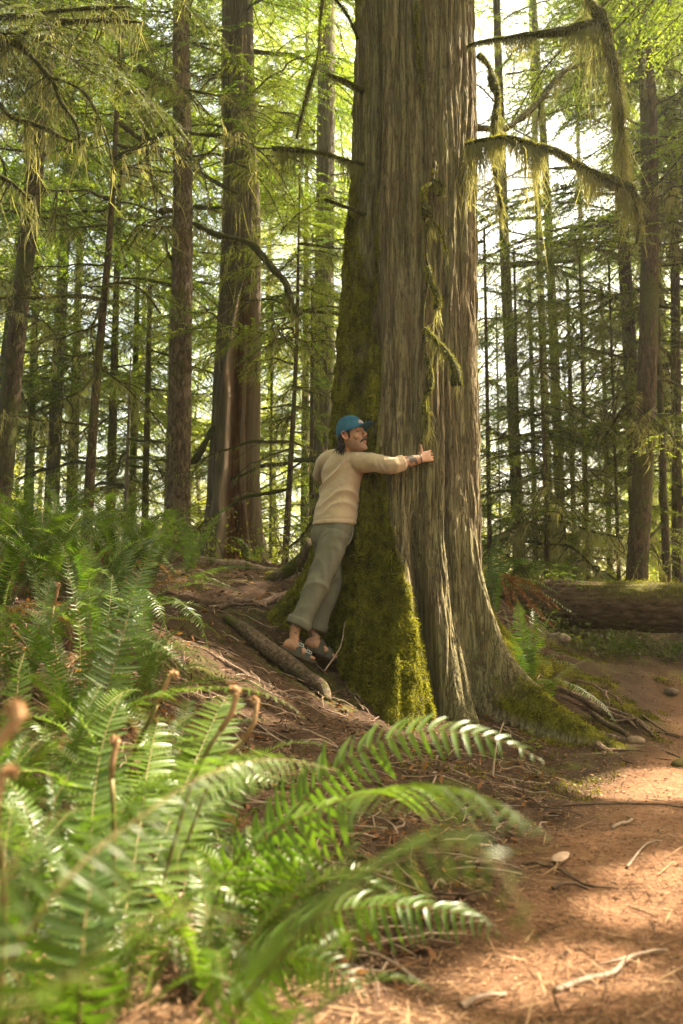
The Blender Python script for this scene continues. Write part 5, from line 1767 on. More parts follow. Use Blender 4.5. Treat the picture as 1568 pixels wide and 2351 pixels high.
fern_paths('fern with drooping silvery green fronds over the bare slope', P(300, 1420, 5.3), [
    (L([(300, 1420, 5.3), (296, 1365, 5.25), (312, 1343, 5.2), (345, 1367, 5.15), (368, 1410, 5.1), (386, 1449, 5.1), (412, 1490, 5.1)]), .075, 44, None, .3),
    (L([(310, 1430, 5.4), (345, 1380, 5.4), (387, 1370, 5.35), (425, 1393, 5.3), (457, 1426, 5.25), (473, 1465, 5.25), (482, 1502, 5.25)]), .08, 44, None, .3),
    (L([(298, 1420, 5.3), (260, 1370, 5.3), (215, 1350, 5.2), (165, 1370, 5.1)]), .07, 40, None, .3),
    (L([(302, 1420, 5.3), (330, 1330, 5.4), (350, 1250, 5.5), (395, 1195, 5.6)]), .07, 42, None, .3),
    (L([(300, 1420, 5.3), (290, 1330, 5.4), (282, 1250, 5.5), (262, 1190, 5.6)]), .07, 42, (1, 0, 0), .2)], 307)
fern_paths('fern whose single frond leans up before the hollow cedar', P(420, 1330, 7.8), [
    (L([(420, 1330, 7.8), (455, 1270, 7.7), (480, 1220, 7.6), (505, 1178, 7.55), (528, 1165, 7.5)]), .085, 40, (.6, 0, .8), .2),
    (L([(420, 1330, 7.8), (440, 1270, 7.8), (415, 1200, 7.8), (395, 1165, 7.8)]), .085, 40, (1, 0, 0), .2),
    (L([(425, 1330, 7.7), (480, 1310, 7.4), (530, 1300, 7.2), (600, 1306, 7.0)]), .08, 40, None, .4),
    (L([(425, 1335, 7.7), (470, 1325, 7.4), (520, 1345, 7.2), (560, 1360, 7.0)]), .07, 36, None, .4),
    (L([(418, 1330, 7.8), (370, 1270, 7.8), (330, 1220, 7.8), (290, 1200, 7.8)]), .085, 42, None, .3)], 308)
for q in [('dark fern heaped on the bank crest at the very picture edge', 10, 7.1, 13, 1.15, 310), ('dark fern on the crest before the leaning hemlock', 80, 7.6, 13, 1.1, 311), ('dark fern on the crest below the pale trunk', 150, 7.2, 13, 1.15, 312),
          ('tall fern on the crest at the foot of the black stemmed hemlock', 225, 7.8, 14, 1.15, 313), ('fern on the crest before the bleached sapling', 290, 7.4, 13, 1.1, 314), ('fern on the crest just before the straight spruce', 365, 7.9, 13, 1.05, 315),
          ('shaded fern low on the bank under the crest at the edge', -40, 6.0, 12, 1.2, 316), ('shaded fern in the hollow of the bank with brown withered fronds', 60, 5.6, 12, 1.0, 317), ('shaded fern on the bank below the black stemmed hemlock', 175, 6.1, 13, 1.05, 318),
          ('shaded fern on the bank below the bleached sapling', 275, 6.5, 12, 1.0, 319), ('fern on the bank below the straight spruce', 345, 6.8, 12, .95, 320)]:
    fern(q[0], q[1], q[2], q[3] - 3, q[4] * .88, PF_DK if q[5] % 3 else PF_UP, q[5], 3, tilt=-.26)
for q in [('dark fern low beneath the arching fronds in the middle', 600, 2.2, 10, .55, 370), ('dark fern under the arching frond tips', 730, 2.5, 9, .5, 371), ('fern crowding the bottom edge beneath the arching fronds', 500, 1.85, 10, .5, 372),
          ('fern at the bottom edge between blurred fern and upright fronds', 180, 1.6, 10, .5, 373), ('fern in the gap between the crozier pair and the arching fronds', 470, 2.7, 10, .55, 374), ('fern low behind the blurred fern at the edge', 40, 1.65, 10, .5, 375)]:
    fern(q[0], q[1], q[2], q[3], q[4], PF_DK if q[5] % 2 else PF_UP, q[5], 1, tilt=-.12)
for q in [('sunlit fern low on the slope below the ladder fern', 130, 2.75, 11, .72, 360), ('sunlit fern between stiff upright fronds and the slope', 270, 2.5, 11, .62, 361), ('fern spreading behind the two croziers', 400, 3.0, 11, .66, 362),
          ('fern spreading before the ladder fern', 190, 3.5, 12, .85, 363), ('fern on the slope beneath the silvery fronds', 350, 4.4, 10, .8, 364), ('fern low at the edge behind the blurred fern', -20, 2.2, 11, .7, 365), ('fern filling the middle of the blurred ferns', 170, 2.1, 11, .62, 366),
          ('fern at the slope foot behind the arching frond', 500, 3.2, 9, .5, 367), ('fern beside the silvery fern, in half shade', 230, 4.7, 11, .85, 368)]:
    fern(q[0], q[1], q[2], q[3], q[4], PF_UP, q[5], 2, tilt=-.12)
for q in [('broad dark fern in the middle of the bank mass', 120, 6.6, 13, 1.2, 350), ('dark fern between the crest and the ladder fern', 200, 5.4, 12, 1.0, 351), ('dark fern in the hollow behind the ladder fern', 110, 5.0, 12, 1.05, 352),
          ('dark fern at the edge beneath the shaded crest', 5, 4.9, 12, 1.05, 353), ('dark fern between bank mass and silvery fern', 245, 5.8, 11, .9, 354), ('fern on the crest between black stemmed hemlock and spruce', 320, 8.6, 12, 1.1, 355), ('fern behind the crest at the far edge', 30, 8.4, 13, 1.2, 356), ('fern behind the crest below the pale trunk', 130, 8.6, 13, 1.15, 357)]:
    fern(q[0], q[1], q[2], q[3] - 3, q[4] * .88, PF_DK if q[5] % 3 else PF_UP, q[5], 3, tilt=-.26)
fern('small fern among roots between spruce and hollow cedar', 440, 9.0, 9, .7, PF_UP, 330)
fern('small fern sprouting at the foot of the hollow cedar', 580, 11.2, 9, .7, PF_UP, 331)
fern('fern amid blurred ones with half its fronds in shadow', 330, 2.9, 11, .75, PF_UP, 332, 2, cro=2)
fern('low fern filling the gap beneath the arching sunlit fronds', 560, 2.45, 9, .55, PF_UP, 333, 2)
fern('fern filling the dark corner under the blurred fronds', 90, 1.95, 11, .6, PF_UP, 334, 1)
fern('fern at the lower edge below the stiff upright fronds', 330, 1.75, 10, .45, PF_UP, 335, 1)
fern('fern on the slope between the ladder fern and the edge', 60, 3.6, 11, .9, PF_UP, 336, 2, cro=1)
fern('fern in shade behind the level leaflet fern', 300, 3.9, 10, .8, PF_DK, 337, 3)
fern('fern at the bottom edge with few short fronds', 640, 1.75, 6, .35, PF_UP, 338, 1)
# beyond the cedar's sunny side
fern_paths('bright green fern upright against the buttress root', P(1215, 1530, 7.1), [
    (L([(1212, 1530, 7.1), (1204, 1480, 7.1), (1195, 1440, 7.1), (1189, 1375, 7.1)]), .085, 40, (1, 0, 0), .12), (L([(1216, 1530, 7.1), (1222, 1470, 7.1), (1226, 1430, 7.1), (1224, 1395, 7.15)]), .07, 36, (1, .2, 0), .12),
    (L([(1220, 1530, 7.1), (1245, 1450, 7.1), (1270, 1405, 7.05), (1290, 1408, 7.0)]), .06, 36, (.5, 0, .8), .2), (L([(1222, 1530, 7.0), (1270, 1500, 6.9), (1310, 1500, 6.8)]), .06, 30, None, .3),
    (L([(1222, 1535, 6.9), (1250, 1520, 6.7), (1300, 1520, 6.6), (1340, 1545, 6.5)]), .06, 30, None, .3), (L([(1205, 1530, 7.0), (1180, 1470, 6.9), (1165, 1420, 6.9), (1150, 1390, 6.9)]), .05, 34, None, .3)], 340)
fern_paths('fern frond lying out over the roots toward the trail', P(1262, 1572, 6.7), [
    (L([(1262, 1572, 6.7), (1300, 1568, 6.6), (1340, 1588, 6.5), (1386, 1620, 6.4), (1418, 1664, 6.35)]), .075, 44, None, .2), (L([(1262, 1572, 6.7), (1240, 1560, 6.5), (1222, 1590, 6.4), (1215, 1620, 6.4)]), .06, 30, None, .3),
    (L([(1262, 1572, 6.7), (1330, 1520, 6.9), (1360, 1515, 6.9), (1385, 1530, 6.9)]), .05, 30, None, .3)], 341)
fern_paths('fern behind the giant cedar catching light above the log end', P(1135, 1340, 8.4), [
    (L([(1132, 1340, 8.4), (1134, 1290, 8.4), (1140, 1250, 8.4), (1146, 1222, 8.4)]), .09, 34, (1, 0, 0), .12), (L([(1136, 1340, 8.4), (1150, 1280, 8.4), (1166, 1250, 8.35), (1182, 1238, 8.3)]), .09, 34, (.6, 0, .8), .2),
    (L([(1140, 1340, 8.4), (1165, 1295, 8.4), (1200, 1283, 8.3), (1262, 1312, 8.2)]), .09, 40, None, .3), (L([(1142, 1345, 8.4), (1200, 1330, 8.2), (1240, 1338, 8.1), (1300, 1372, 8.0)]), .08, 40, None, .3),
    (L([(1142, 1350, 8.3), (1210, 1345, 8.0), (1270, 1375, 7.9), (1328, 1420, 7.8)]), .07, 40, None, .35)], 342)
fern('little fern in the shadow under the log by the stone', 1405, 9.0, 7, .45, PF_DK, 343)
fern('little fern standing in the dark under the middle of the log', 1452, 9.3, 8, .5, PF_DK, 344)
fern('little fern under the log at the picture edge', 1545, 9.0, 7, .5, PF_DK, 345)
fern('little fern between the log and the upright buttress fern', 1300, 9.2, 7, .4, PF_DK, 346)
# ------------------------------------------------------------------ fallen log, roots, stones and sticks
def make_log():
    root = empty('fallen_log', P(1350, 1440, 9.9), 'long fallen trunk with a mossy top lying across the end of the trail', 'log')
    p = resample(L([(1120, 1375, 10.4), (1230, 1382, 10.2), (1350, 1390, 9.9), (1480, 1394, 9.7), (1620, 1398, 9.5), (1800, 1405, 9.3)]), 130)
    u = np.linspace(0, 1, 130)
    r = np.interp(u, [0, .1, .25, 1], [.235, .26, .235, .25]) * (1 + .05 * vn(u * 14, 0, 2))
    mb = MB()
    V, Q, T = tube(p, r, 90, rn=0)
    ang = None
    c = np.repeat(p, 90, 0)
    d = V[:len(c)] - c
    th = np.arctan2(d[:, 2], d[:, 1])
    k = .014 * (1 - 2 * np.abs(vn(c[:, 0] * .8, th * 7, 3))) + .008 * (1 - 2 * np.abs(vn(c[:, 0] * 2.2, th * 18, 5)))
    up = np.clip(np.sin(th) * 1.6 - .2, 0, 1) * np.clip(.65 + 1.6 * fbm(c[:, 0] * 1.6, th * 1.2, 7, 3), 0, 1)
    V[:len(c)] += norm(d) * (k + up * (.02 + .02 * fbm(c[:, 0] * 14, th * 8, 2, 2)))[:, None]
    mb.add(V, Q, T, a=np.concatenate([up, [0, 0]]))
    m, nt = new_mat('log_bark')
    g = NT(nt)
    a = g.noise(g.coord((.12, 1, 1)), 26, 6, .65)
    b = g.noise(g.coord(), 50, 5, .7)
    c_ = g.ramp(a, [(.3, (.03, .017, .011)), (.5, (.095, .058, .038)), (.72, (.18, .125, .085))])
    mc = g.ramp(b, [(.3, (.04, .045, .008)), (.7, (.14, .135, .025))])
    c_ = g.mix(g.n('Attribute', attribute_name='moss').outputs['Fac'], c_, mc)
    g.out(g.principled(c_, .92, g.bump(g.math('ADD', a, b), .7, .02), .15).outputs[0])
    mb.build('trunk', m, root, attr='moss')
    rng = np.random.default_rng(4)
    n = 26000
    i = rng.integers(0, len(c), n)
    keep = rng.random(n) < up[i]
    i = i[keep]
    dn = norm(d[i])
    V2, Q2 = leaves(V[i] + rng.normal(0, .012, (len(i), 3)), dn + rng.normal(0, .6, (len(i), 3)), rnd_unit(rng, len(i)), rng.uniform(.015, .035, len(i)), rng.uniform(.004, .008, len(i)))
    mb = MB()
    mb.add(V2, Q2)
    mb.build('moss', M['moss'], root, smooth=False)


make_log()

# a withered cedar spray hanging over the log's near end
root = empty('dead_cedar_spray', P(1160, 1325, 8.1), 'withered red brown cedar spray drooping beside the fern over the log', 'branch')
rng = np.random.default_rng(8)
mb = MB()
for k in range(9):
    b = P(1155 + rng.uniform(-8, 14), 1322 + rng.uniform(-5, 10), 8.1)
    e = P(1200 + rng.uniform(-20, 90), 1400 + rng.uniform(-10, 60), 7.7)
    q = resample([b, (b + e) / 2 + np.array([0, 0, .05]) + rng.normal(0, .03, 3), e], 26)
    mb.add(*tube(q, np.linspace(.005, .0015, 26), 5))
    m_ = 120
    i = rng.integers(3, 26, m_)
    V, Q = leaves(q[i], norm(np.gradient(q, axis=0))[i] + rng.normal(0, .6, (m_, 3)), rnd_unit(rng, m_), rng.uniform(.02, .05, m_), .008)
    mb.add(V, Q)
mb.build('spray', M['fern_dead'], root)

rootm = mat_bark('root_bark', [(.3, (.05, .032, .022)), (.5, (.14, .095, .065)), (.75, (.25, .18, .13))], 1.0, 30, .28, .8)
rootm2 = mat_bark('bare_root', [(.3, (.06, .036, .024)), (.5, (.17, .11, .075)), (.75, (.30, .21, .15))], 1.0, 34, .05, .8)


def drape(pts, lift, n):
    """a root follows the floor between the given places"""
    p = resample(PP(pts), n)
    z = ground(p[:, 0], p[:, 1])
    p[:, 2] = .35 * p[:, 2] + .65 * (z + lift) if lift is not None else p[:, 2]
    return p


def root_thing(label, pts, r, mat, seed, lift=.0, twigs=0, name='tree_root', cat='root', parent=None, drp=True, kids=()):
    p = drape(pts, lift, 60) if drp else resample(PP(pts), 60)
    rng = np.random.default_rng(seed)
    rr = np.interp(np.linspace(0, 1, 60), np.linspace(0, 1, len(r)), r)
    mb = MB()
    mb.add(*tube(p, rr, 18, rn=.22, nscale=11, seed=seed))
    for k in range(twigs):
        b = p[int(rng.uniform(.2, .95) * 59)]
        e = b + np.array([rng.uniform(-.1, .3), rng.uniform(-.3, .1), 0])
        e[2] = gz(e[0], e[1])
        mb.add(*tube(resample([b, (b + e) / 2 + rng.normal(0, .02, 3), e], 12), np.linspace(.012, .004, 12), 7, rn=.2, nscale=30))
    o = mb.build(name, mat, parent, loc=p[0] if parent is None else None)
    if parent is None:
        tag(o, label, cat)
    return o


root_thing('thick mossy root crossing the slope beneath the sandals', [(520, 1418, 6.45), (560, 1445, 6.32), (600, 1478, 6.22), (650, 1516, 6.17), (700, 1552, 6.12), (738, 1578, 6.06), (750, 1612, 5.98)], [.03, .045, .056, .058, .055, .05, .03], rootm, 1, .0, drp=False)
root_thing('bare root snaking down the slope below the mossy one', [(470, 1500, 5.6), (540, 1545, 5.6), (610, 1580, 5.6), (690, 1600, 5.65)], [.012, .022, .024, .012], rootm2, 2, .008, 3)
root_thing('crooked root arching along the slope above the sandals', [(500, 1400, 6.9), (545, 1375, 7.2), (590, 1385, 7.3), (640, 1365, 7.5), (690, 1350, 7.7)], [.02, .03, .03, .03, .02], rootm2, 3, .012, 4)
root_thing('pale weathered log end lying on the crest below the hollow cedar', [(400, 1303, 9.4), (470, 1300, 9.3), (560, 1308, 9.1), (640, 1318, 8.9)], [.05, .06, .055, .03], mat_bark('weathered_wood', [(.3, (.12, .08, .055)), (.7, (.36, .26, .18))], 1, 24, .3, .6), 4, .03, 0, 'fallen_pole', 'log')
root_thing('thin root looping down beside the mossy one', [(440, 1560, 5.0), (500, 1600, 4.9), (560, 1650, 4.8), (640, 1690, 4.75)], [.008, .014, .014, .006], rootm2, 5, .004, 2)
root_thing('knotted root crossing the crest behind the trousers', [(560, 1345, 8.3), (610, 1335, 8.2), (660, 1310, 8.2), (700, 1285, 8.1), (722, 1250, 7.9)], [.03, .05, .06, .08, .08], rootm, 6, None, 5)
for k, (pts, r, mt) in enumerate([([(1370, 1700, 5.85), (1400, 1730, 5.75), (1435, 1750, 5.7)], [.05, .035, .012], rootm2), ([(1275, 1545, 7.0), (1340, 1572, 6.9), (1400, 1610, 6.75), (1450, 1640, 6.6)], [.03, .04, .04, .02], rootm2),
                                  ([(1330, 1560, 7.0), (1400, 1600, 6.9), (1440, 1620, 6.8), (1500, 1680, 6.5), (1545, 1705, 6.4)], [.02, .026, .026, .024, .010], rootm2), ([(1400, 1625, 6.6), (1450, 1612, 6.6), (1470, 1630, 6.55), (1510, 1690, 6.3)], [.014, .016, .016, .008], rootm2),
                                  ([(1360, 1600, 6.6), (1420, 1645, 6.4), (1455, 1690, 6.2)], [.03, .03, .012], rootm), ([(1330, 1660, 6.2), (1410, 1690, 6.05), (1470, 1715, 5.95)], [.05, .045, .02], rootm),
                                  ([(1320, 1530, 7.5), (1370, 1545, 7.4), (1420, 1570, 7.3)], [.012, .014, .008], rootm2)]):
    root_thing(None, pts, [q * .68 for q in r], mt, 20 + k, -.004, 3, 'root', None, CEDAR)


def stone(label, px, py, Y, sz, seed, c1=(.22, .16, .13), c2=(.38, .30, .26), sq=(1, .8, .55), name='stone'):
    rng = np.random.default_rng(seed)
    V, Q, T = ball((0, 0, 0), np.array(sq) * sz, n=20)
    k = 1 + .38 * fbm(V[:, 0] / sz * 1.1 + seed, V[:, 1] / sz * 1.1, V[:, 2] / sz * 1.1, 4)
    k = np.minimum(k, 1.06 + .05 * vn(V[:, 0] / sz * 2, V[:, 1] / sz * 2, 3))
    V = (V * k[:, None]) @ rotz(rng.uniform(0, 6)).T
    c = P(px, py, Y)
    c[2] = gz(c[0], c[1]) + sz * sq[2] * .35
    mb = MB()
    mb.add(V + c, Q, T)
    o = mb.build(name, mat_flat('stone_' + str(seed), c1, c2, 18, .85, .2, .5, .01), loc=c)
    tag(o, label, 'stone')


stone('pinkish boulder half sunk at the near end of the log', 1282, 1480, 8.9, .13, 1, (.12, .085, .065), (.24, .18, .14))
stone('flat brown stone among the bare roots beside the trail', 1460, 1708, 6.0, .085, 2, (.12, .08, .05), (.24, .16, .11), (1, .7, .35))
stone('round stone at the picture edge where the trail bends', 1540, 1580, 8.0, .07, 4, (.08, .055, .04), (.17, .12, .09))
stone('mossy lump at the trail side by the picture edge', 1572, 1722, 5.5, .085, 7, (.09, .07, .02), (.20, .15, .05), (1, .8, .4), 'moss_clump')


def stick(label, pts, r, mat, seed, lift=.01, fork=0):
    p = resample(PP(pts), 30)
    p[:, 2] = ground(p[:, 0], p[:, 1]) + r * .8 + lift * np.sin(np.linspace(0, PI, 30))
    rng = np.random.default_rng(seed)
    mb = MB()
    mb.add(*tube(p, np.linspace(r, r * .5, 30), 8, rn=.25, nscale=40, seed=seed))
    for k in range(fork):
        b = p[rng.integers(8, 26)]
        e = b + np.array([rng.normal(0, .08), rng.normal(0, .12), 0])
        e[2] = gz(e[0], e[1]) + .004
        mb.add(*tube(np.array([b, (b + e) / 2, e]), [r * .6, r * .5, r * .2], 6))
    o = mb.build('stick', mat, loc=p[0])
    tag(o, label, 'stick')


wood1 = mat_flat('stick_dark', (.06, .038, .025), (.16, .10, .07), 25, .85, .2, .4, .004)
wood2 = mat_flat('stick_pale', (.17, .12, .085), (.32, .23, .17), 25, .8, .2, .4, .004)
stick('long straight stick lying across the middle of the trail', [(1280, 1858, 4.35), (1380, 1842, 4.4), (1480, 1833, 4.4), (1600, 1825, 4.4)], .007, wood1, 1, .01, 2)
stick('pale hooked stick on the trail below the straight one', [(1405, 1930, 3.8), (1440, 1905, 3.9), (1452, 1880, 4.0), (1440, 1868, 4.05)], .008, wood2, 2)
stick('dark stick half buried beside the foremost cedar root', [(1200, 1860, 4.4), (1260, 1880, 4.2), (1340, 1890, 4.1)], .006, wood1, 3)
stick('long dark twig pointing down the trail', [(1200, 1990, 3.3), (1270, 2020, 3.2), (1340, 2050, 3.0), (1420, 2060, 3.0)], .006, wood1, 4, .012, 1)
stick('bent grey stick in the lower corner of the trail', [(1275, 2300, 2.2), (1330, 2265, 2.25), (1400, 2230, 2.3), (1440, 2195, 2.4), (1530, 2150, 2.5)], .008, wood2, 5, .01, 1)
stick('short grey stick nearest the bottom edge', [(1060, 2345, 2.1), (1110, 2320, 2.15), (1160, 2290, 2.2)], .008, wood2, 6)
stick('thin branch lying by the bend in the roots', [(1470, 1660, 7.0), (1510, 1690, 6.6), (1560, 1705, 6.3)], .009, wood1, 7)
stick('thin stick among needles right of the pale bark chip'.replace('right of', 'past'), [(1440, 2010, 3.2), (1480, 1960, 3.4), (1520, 1940, 3.5)], .005, wood2, 8)
stick('dark short stick by the tip of the blurred fern', [(1270, 2085, 2.95), (1310, 2080, 2.97), (1350, 2082, 2.96)], .008, wood1, 9)
stick('slanting twig on the slope below the mossy root', [(560, 1640, 5.1), (620, 1655, 5.1), (690, 1640, 5.2)], .007, wood2, 10, .02, 2)
stick('pale twig lying up the slope beside the crooked root', [(480, 1370, 6.9), (540, 1350, 7.1), (600, 1345, 7.3)], .008, wood2, 11, .02, 2)
stick('reddish twig on the bank under the silvery fern', [(440, 1440, 5.9), (480, 1470, 5.8), (540, 1470, 5.9)], .007, wood1, 12, .02, 2)
# a bare twig leaning against the cedar's foot
mb = MB()
tw = np.array([P(745, 1540, 6.08), P(768, 1507, 6.12), P(783, 1480, 6.14), P(792, 1428, 6.18)])
mb.add(*tube(resample(tw, 20), np.linspace(.006, .002, 20), 6, rn=.2, nscale=40))
tag(mb.build('twig', wood2, loc=tw[0]), 'thin bare twig curving up beside the toes', 'twig')
mb = MB()
tw = np.array([P(1128, 1815, 4.9), P(1135, 1745, 5.0), P(1142, 1700, 5.1), P(1156, 1658, 5.2)])
mb.add(*tube(resample(tw, 20), np.linspace(.007, .004, 20), 6, rn=.3, nscale=40))
tag(mb.build('twig', wood2, loc=tw[0]), 'bleached twig stuck upright before the giant cedar', 'twig')
# bark chip
V, Q, T = ball((0, 0, 0), (.026, .075, .008), n=16)
V = (V * (1 + .25 * fbm(V[:, 0] * 30, V[:, 1] * 30, 1, 2))[:, None]) @ rotz(-.5).T
c = P(1288, 1975, 3.3)
c[2] = gz(c[0], c[1]) + .02
mb = MB()
mb.add(V + c, Q, T)
tag(mb.build('bark_chip', mat_flat('chip', (.30, .19, .13), (.45, .32, .24), 30, .8, .2, .3, .004), loc=c), 'pale pinkish chip of wood lying on the trail', 'wood chip')

# leafy seedlings
for k, (lb, px, py, Y, s, n) in enumerate([('tiny green seedling at the cedar foot in shade', 1215, 1705, 5.75, .05, 9), ('broad leaved seedling beside the back of the trousers', 652, 1255, 8.6, .10, 5), ('two leaved seedling on the crest by the roots', 632, 1318, 8.4, .08, 3),
                                           ('seedling among the croziers on the slope', 268, 1605, 3.9, .05, 5), ('little round leaf plant by the stone under the log', 1330, 1470, 8.6, .05, 7)]):
    rng = np.random.default_rng(90 + k)
    c = P(px, py, Y)
    b = c.copy()
    b[2] = gz(c[0], c[1]) if abs(gz(c[0], c[1]) - c[2]) < .5 else c[2] - .1
    rt = empty('seedling', b, lb, 'plant')
    mb, m2 = MB(), MB()
    for j in range(n):
        e = c + rng.normal(0, .7, 3) * s + [0, 0, s * .4]
        mb.add(*tube(np.array([b, (b + e) / 2 + rng.normal(0, .1, 3) * s, e]), [.002, .0018, .001], 4))
        a = rng.uniform(0, 6.28)
        V, Q = leaves(e[None], np.array([[math.cos(a), math.sin(a), .1]]), np.array([[0, -.5, 1.0]]), s * 1.1, s * .75)
        m2.add(V, Q)
    mb.build('stem', M['rachis'], rt)
    m2.build('foliage', M['leaf_gold'], rt)


def ground_moss():
    """low moss cushions and debris on the slope"""
    rng = np.random.default_rng(41)
    mb = MB()
    n = 60000
    y = rng.uniform(4.2, 11, n)
    x = rng.uniform(-.4, .4, n) * y
    y = np.concatenate([y, rng.uniform(5.9, 8.6, 45000)])
    x = np.concatenate([x, rng.uniform(1.0, 2.9, 45000)])
    n = len(x)
    m = fbm(x * 1.6, y * 1.6, 2.0, 3) + .4 * fbm(x * 6, y * 6, 5, 2)
    near = np.exp(-((np.hypot(x - 1.45, y - 6.25)) / .45) ** 2) + np.exp(-(np.hypot(x - 2.0, y - 7.1) / .7) ** 2)
    keep = (m + .6 * near > .18) & (trail_mask(x, y) < .35) & (rng.random(n) < .75)
    x, y = x[keep], y[keep]
    k = len(x)
    pos = np.stack([x, y, ground(x, y)], 1)
    V, Q = leaves(pos, np.array([0, 0, .8]) + rng.normal(0, .7, (k, 3)), rnd_unit(rng, k), rng.uniform(.012, .04, k), rng.uniform(.004, .009, k))
    mb.add(V, Q)
    tag(mb.build('ground_moss', M['moss'], smooth=False), 'moss cushions growing on the slope and between the roots', 'moss', kind='stuff')


ground_moss()


def bank_debris():
    """dead fern bits, bark slabs and crooked twiglets on the bank: nobody could count them"""
    rng = np.random.default_rng(51)
    mb = MB()
    n = 9000
    y = 2.2 + rng.random(n) ** 1.3 * 8.5
    x = rng.uniform(-.42, .22, n) * y
    keep = (trail_mask(x, y) < .2) & (np.hypot(x - .55, y - 7) > .75)
    x, y = x[keep], y[keep]
    n = len(x)
    pos = np.stack([x, y, ground(x, y) + .006], 1)
    for m in range(3):
        i = rng.random(n) < .45
        V, Q = leaves(pos[i], rng.normal(0, 1, (i.sum(), 3)) * [1, 1, .35], np.array([0, 0, 1.0]) + rng.normal(0, .5, (i.sum(), 3)), rng.uniform(.02, .07, i.sum()), rng.uniform(.008, .025, i.sum()))
        mb.add(V, Q, m=m)
    for k in range(1300):
        j = rng.integers(n)
        a = rng.uniform(0, 6.28)
        ll = rng.uniform(.06, .35)
        p = pos[j] + np.linspace(-.5, .5, 6)[:, None] * ll * np.array([math.cos(a), math.sin(a), 0]) + np.cumsum(rng.normal(0, .012, (6, 3)), 0)
        p[:, 2] = ground(p[:, 0], p[:, 1]) + rng.uniform(.003, .02) + .02 * rng.random() * np.sin(np.linspace(0, 3.1, 6))
        mb.add(*tube(p, np.linspace(1, .5, 6) * rng.uniform(.002, .006), 5), m=3 + k % 2)
    o = mb.build('bank_debris', [M['fern_dead'], M['soil'], mat_flat('bark_scrap', (.05, .03, .02), (.14, .09, .06), 20, .9, .1), wood1, wood2], smooth=False)
    tag(o, 'dead fern scraps, bark bits and crooked twiglets littering the bank', 'litter', kind='stuff')


bank_debris()
# ------------------------------------------------------------------ trees added beyond the frame to shade the clearing, gaps cut for sun patches
HOLES = [(P(*q[:3]), q[3]) for q in [
    (420, 1740, 2.3, .38), (520, 1600, 2.2, .14), (540, 1755, 1.65, .16), (700, 1755, 1.9, .16), (900, 1690, 1.95, .26), (1060, 1690, 1.9, .2), (780, 1850, 1.9, .24), (205, 1400, 4.4, .24), (180, 1520, 4.2, .16), (45, 1600, 2.75, .16), (260, 1560, 3.1, .16),
    (200, 2150, 1.4, .16), (60, 2250, .8, .16), (1480, 1800, 5.0, .38), (1540, 2060, 3.1, .22), (1450, 2110, 2.8, .16), (1250, 2290, 2.3, .22), (850, 2260, 2.0, .20), (1070, 1400, 6.35, .34), (1080, 1260, 6.5, .28), (1060, 1540, 6.1, .2), (930, 1420, 6.1, .22),
    (1100, 1280, 6.8, .25), (1095, 1150, 6.9, .25), (1092, 1000, 6.9, .25), (1090, 850, 6.9, .2), (1090, 700, 6.9, .2), (1375, 1720, 5.9, .16), (1300, 1340, 9.9, .35), (1500, 1330, 9.7, .2), (1180, 80, 6.5, .45), (1385, 120, 6.3, .5), (1280, 350, 6.4, .5),
    (1440, 450, 6.3, .4), (1135, 250, 6.6, .4), (1005, 450, 6.4, .14), (1040, 830, 6.35, .14), (1000, 670, 6.4, .1), (415, 1050, 11, .3), (480, 1440, 5.2, .14), (1200, 1450, 7.1, .2), (60, 2000, 1.9, .2), (640, 1950, 1.9, .14), (150, 1800, 2.1, .16)]]


def sift(mb, root):
    """link the boughs as the tree's crown, with leaves cut out where sun patches should fall"""
    V = np.concatenate(mb.V)
    Q = np.concatenate([q for q, m in mb.Q if len(m) and m[0] != 1])
    c = V[Q].mean(1)
    keep = np.ones(len(Q), bool)
    for h, r in HOLES:
        d = c - h
        s = d @ SUN_DIR
        keep &= ~((np.linalg.norm(d - s[:, None] * SUN_DIR, axis=1) < r) & (s > 0))
    o = MB()
    o.add(V, Q[keep])
    st = [q for q, m in mb.Q if len(m) and m[0] == 1]
    st = np.concatenate(st)
    c = V[st].mean(1)
    keep = np.ones(len(st), bool)
    for h, r in HOLES:
        d = c - h
        s = d @ SUN_DIR
        keep &= ~((np.linalg.norm(d - s[:, None] * SUN_DIR, axis=1) < r) & (s > 0))
    o.add(V, st[keep], m=1)
    o.build('crown', [M['leaf'], M['twig']], root)


def canopy(label, x, y, seed, n, z0, z1, rad, H=15, root=None, arc=(0, 6.283), size=(1.1, 1.6)):
    rng = np.random.default_rng(seed)
    if root is not None:
        mb = MB()
        for k in range(n):
            az = rng.uniform(*arc)
            o = np.array([x, y, z0 + (z1 - z0) * rng.random()]) + np.array([math.cos(az), math.sin(az), 0]) * rng.uniform(.3, rad)
            append(mb, LIVE[rng.integers(5)], rotz(az + rng.normal(0, .4)) @ roty(rng.uniform(.0, .4)), o, rng.uniform(*size))
        return sift(mb, root)
    b = np.array([x, y, gz(x, y) - .2])
    root = empty('hemlock_tree', b, label, 'tree', 'hemlocks added to shade the clearing')
    mb = MB()
    mb.add(*tube(np.array([b, b + [rng.normal(0, .1), rng.normal(0, .1), H * .5], b + [0, 0, H]]), [.26, .19, .05], 16, rn=.08))
    mb.build('trunk', M['dark_bark'], root)
    mb = MB()
    for k in range(n):
        u = rng.random()
        az = rng.uniform(0, 6.28)
        o = b + [0, 0, z0 + (z1 - z0) * u] + np.array([math.cos(az), math.sin(az), 0]) * rng.uniform(0, rad * .55)
        append(mb, LIVE[rng.integers(5)], rotz(az + rng.normal(0, .4)) @ roty(rng.uniform(-.1, .3)), o, rng.uniform(1.1, 1.6))
    sift(mb, root)


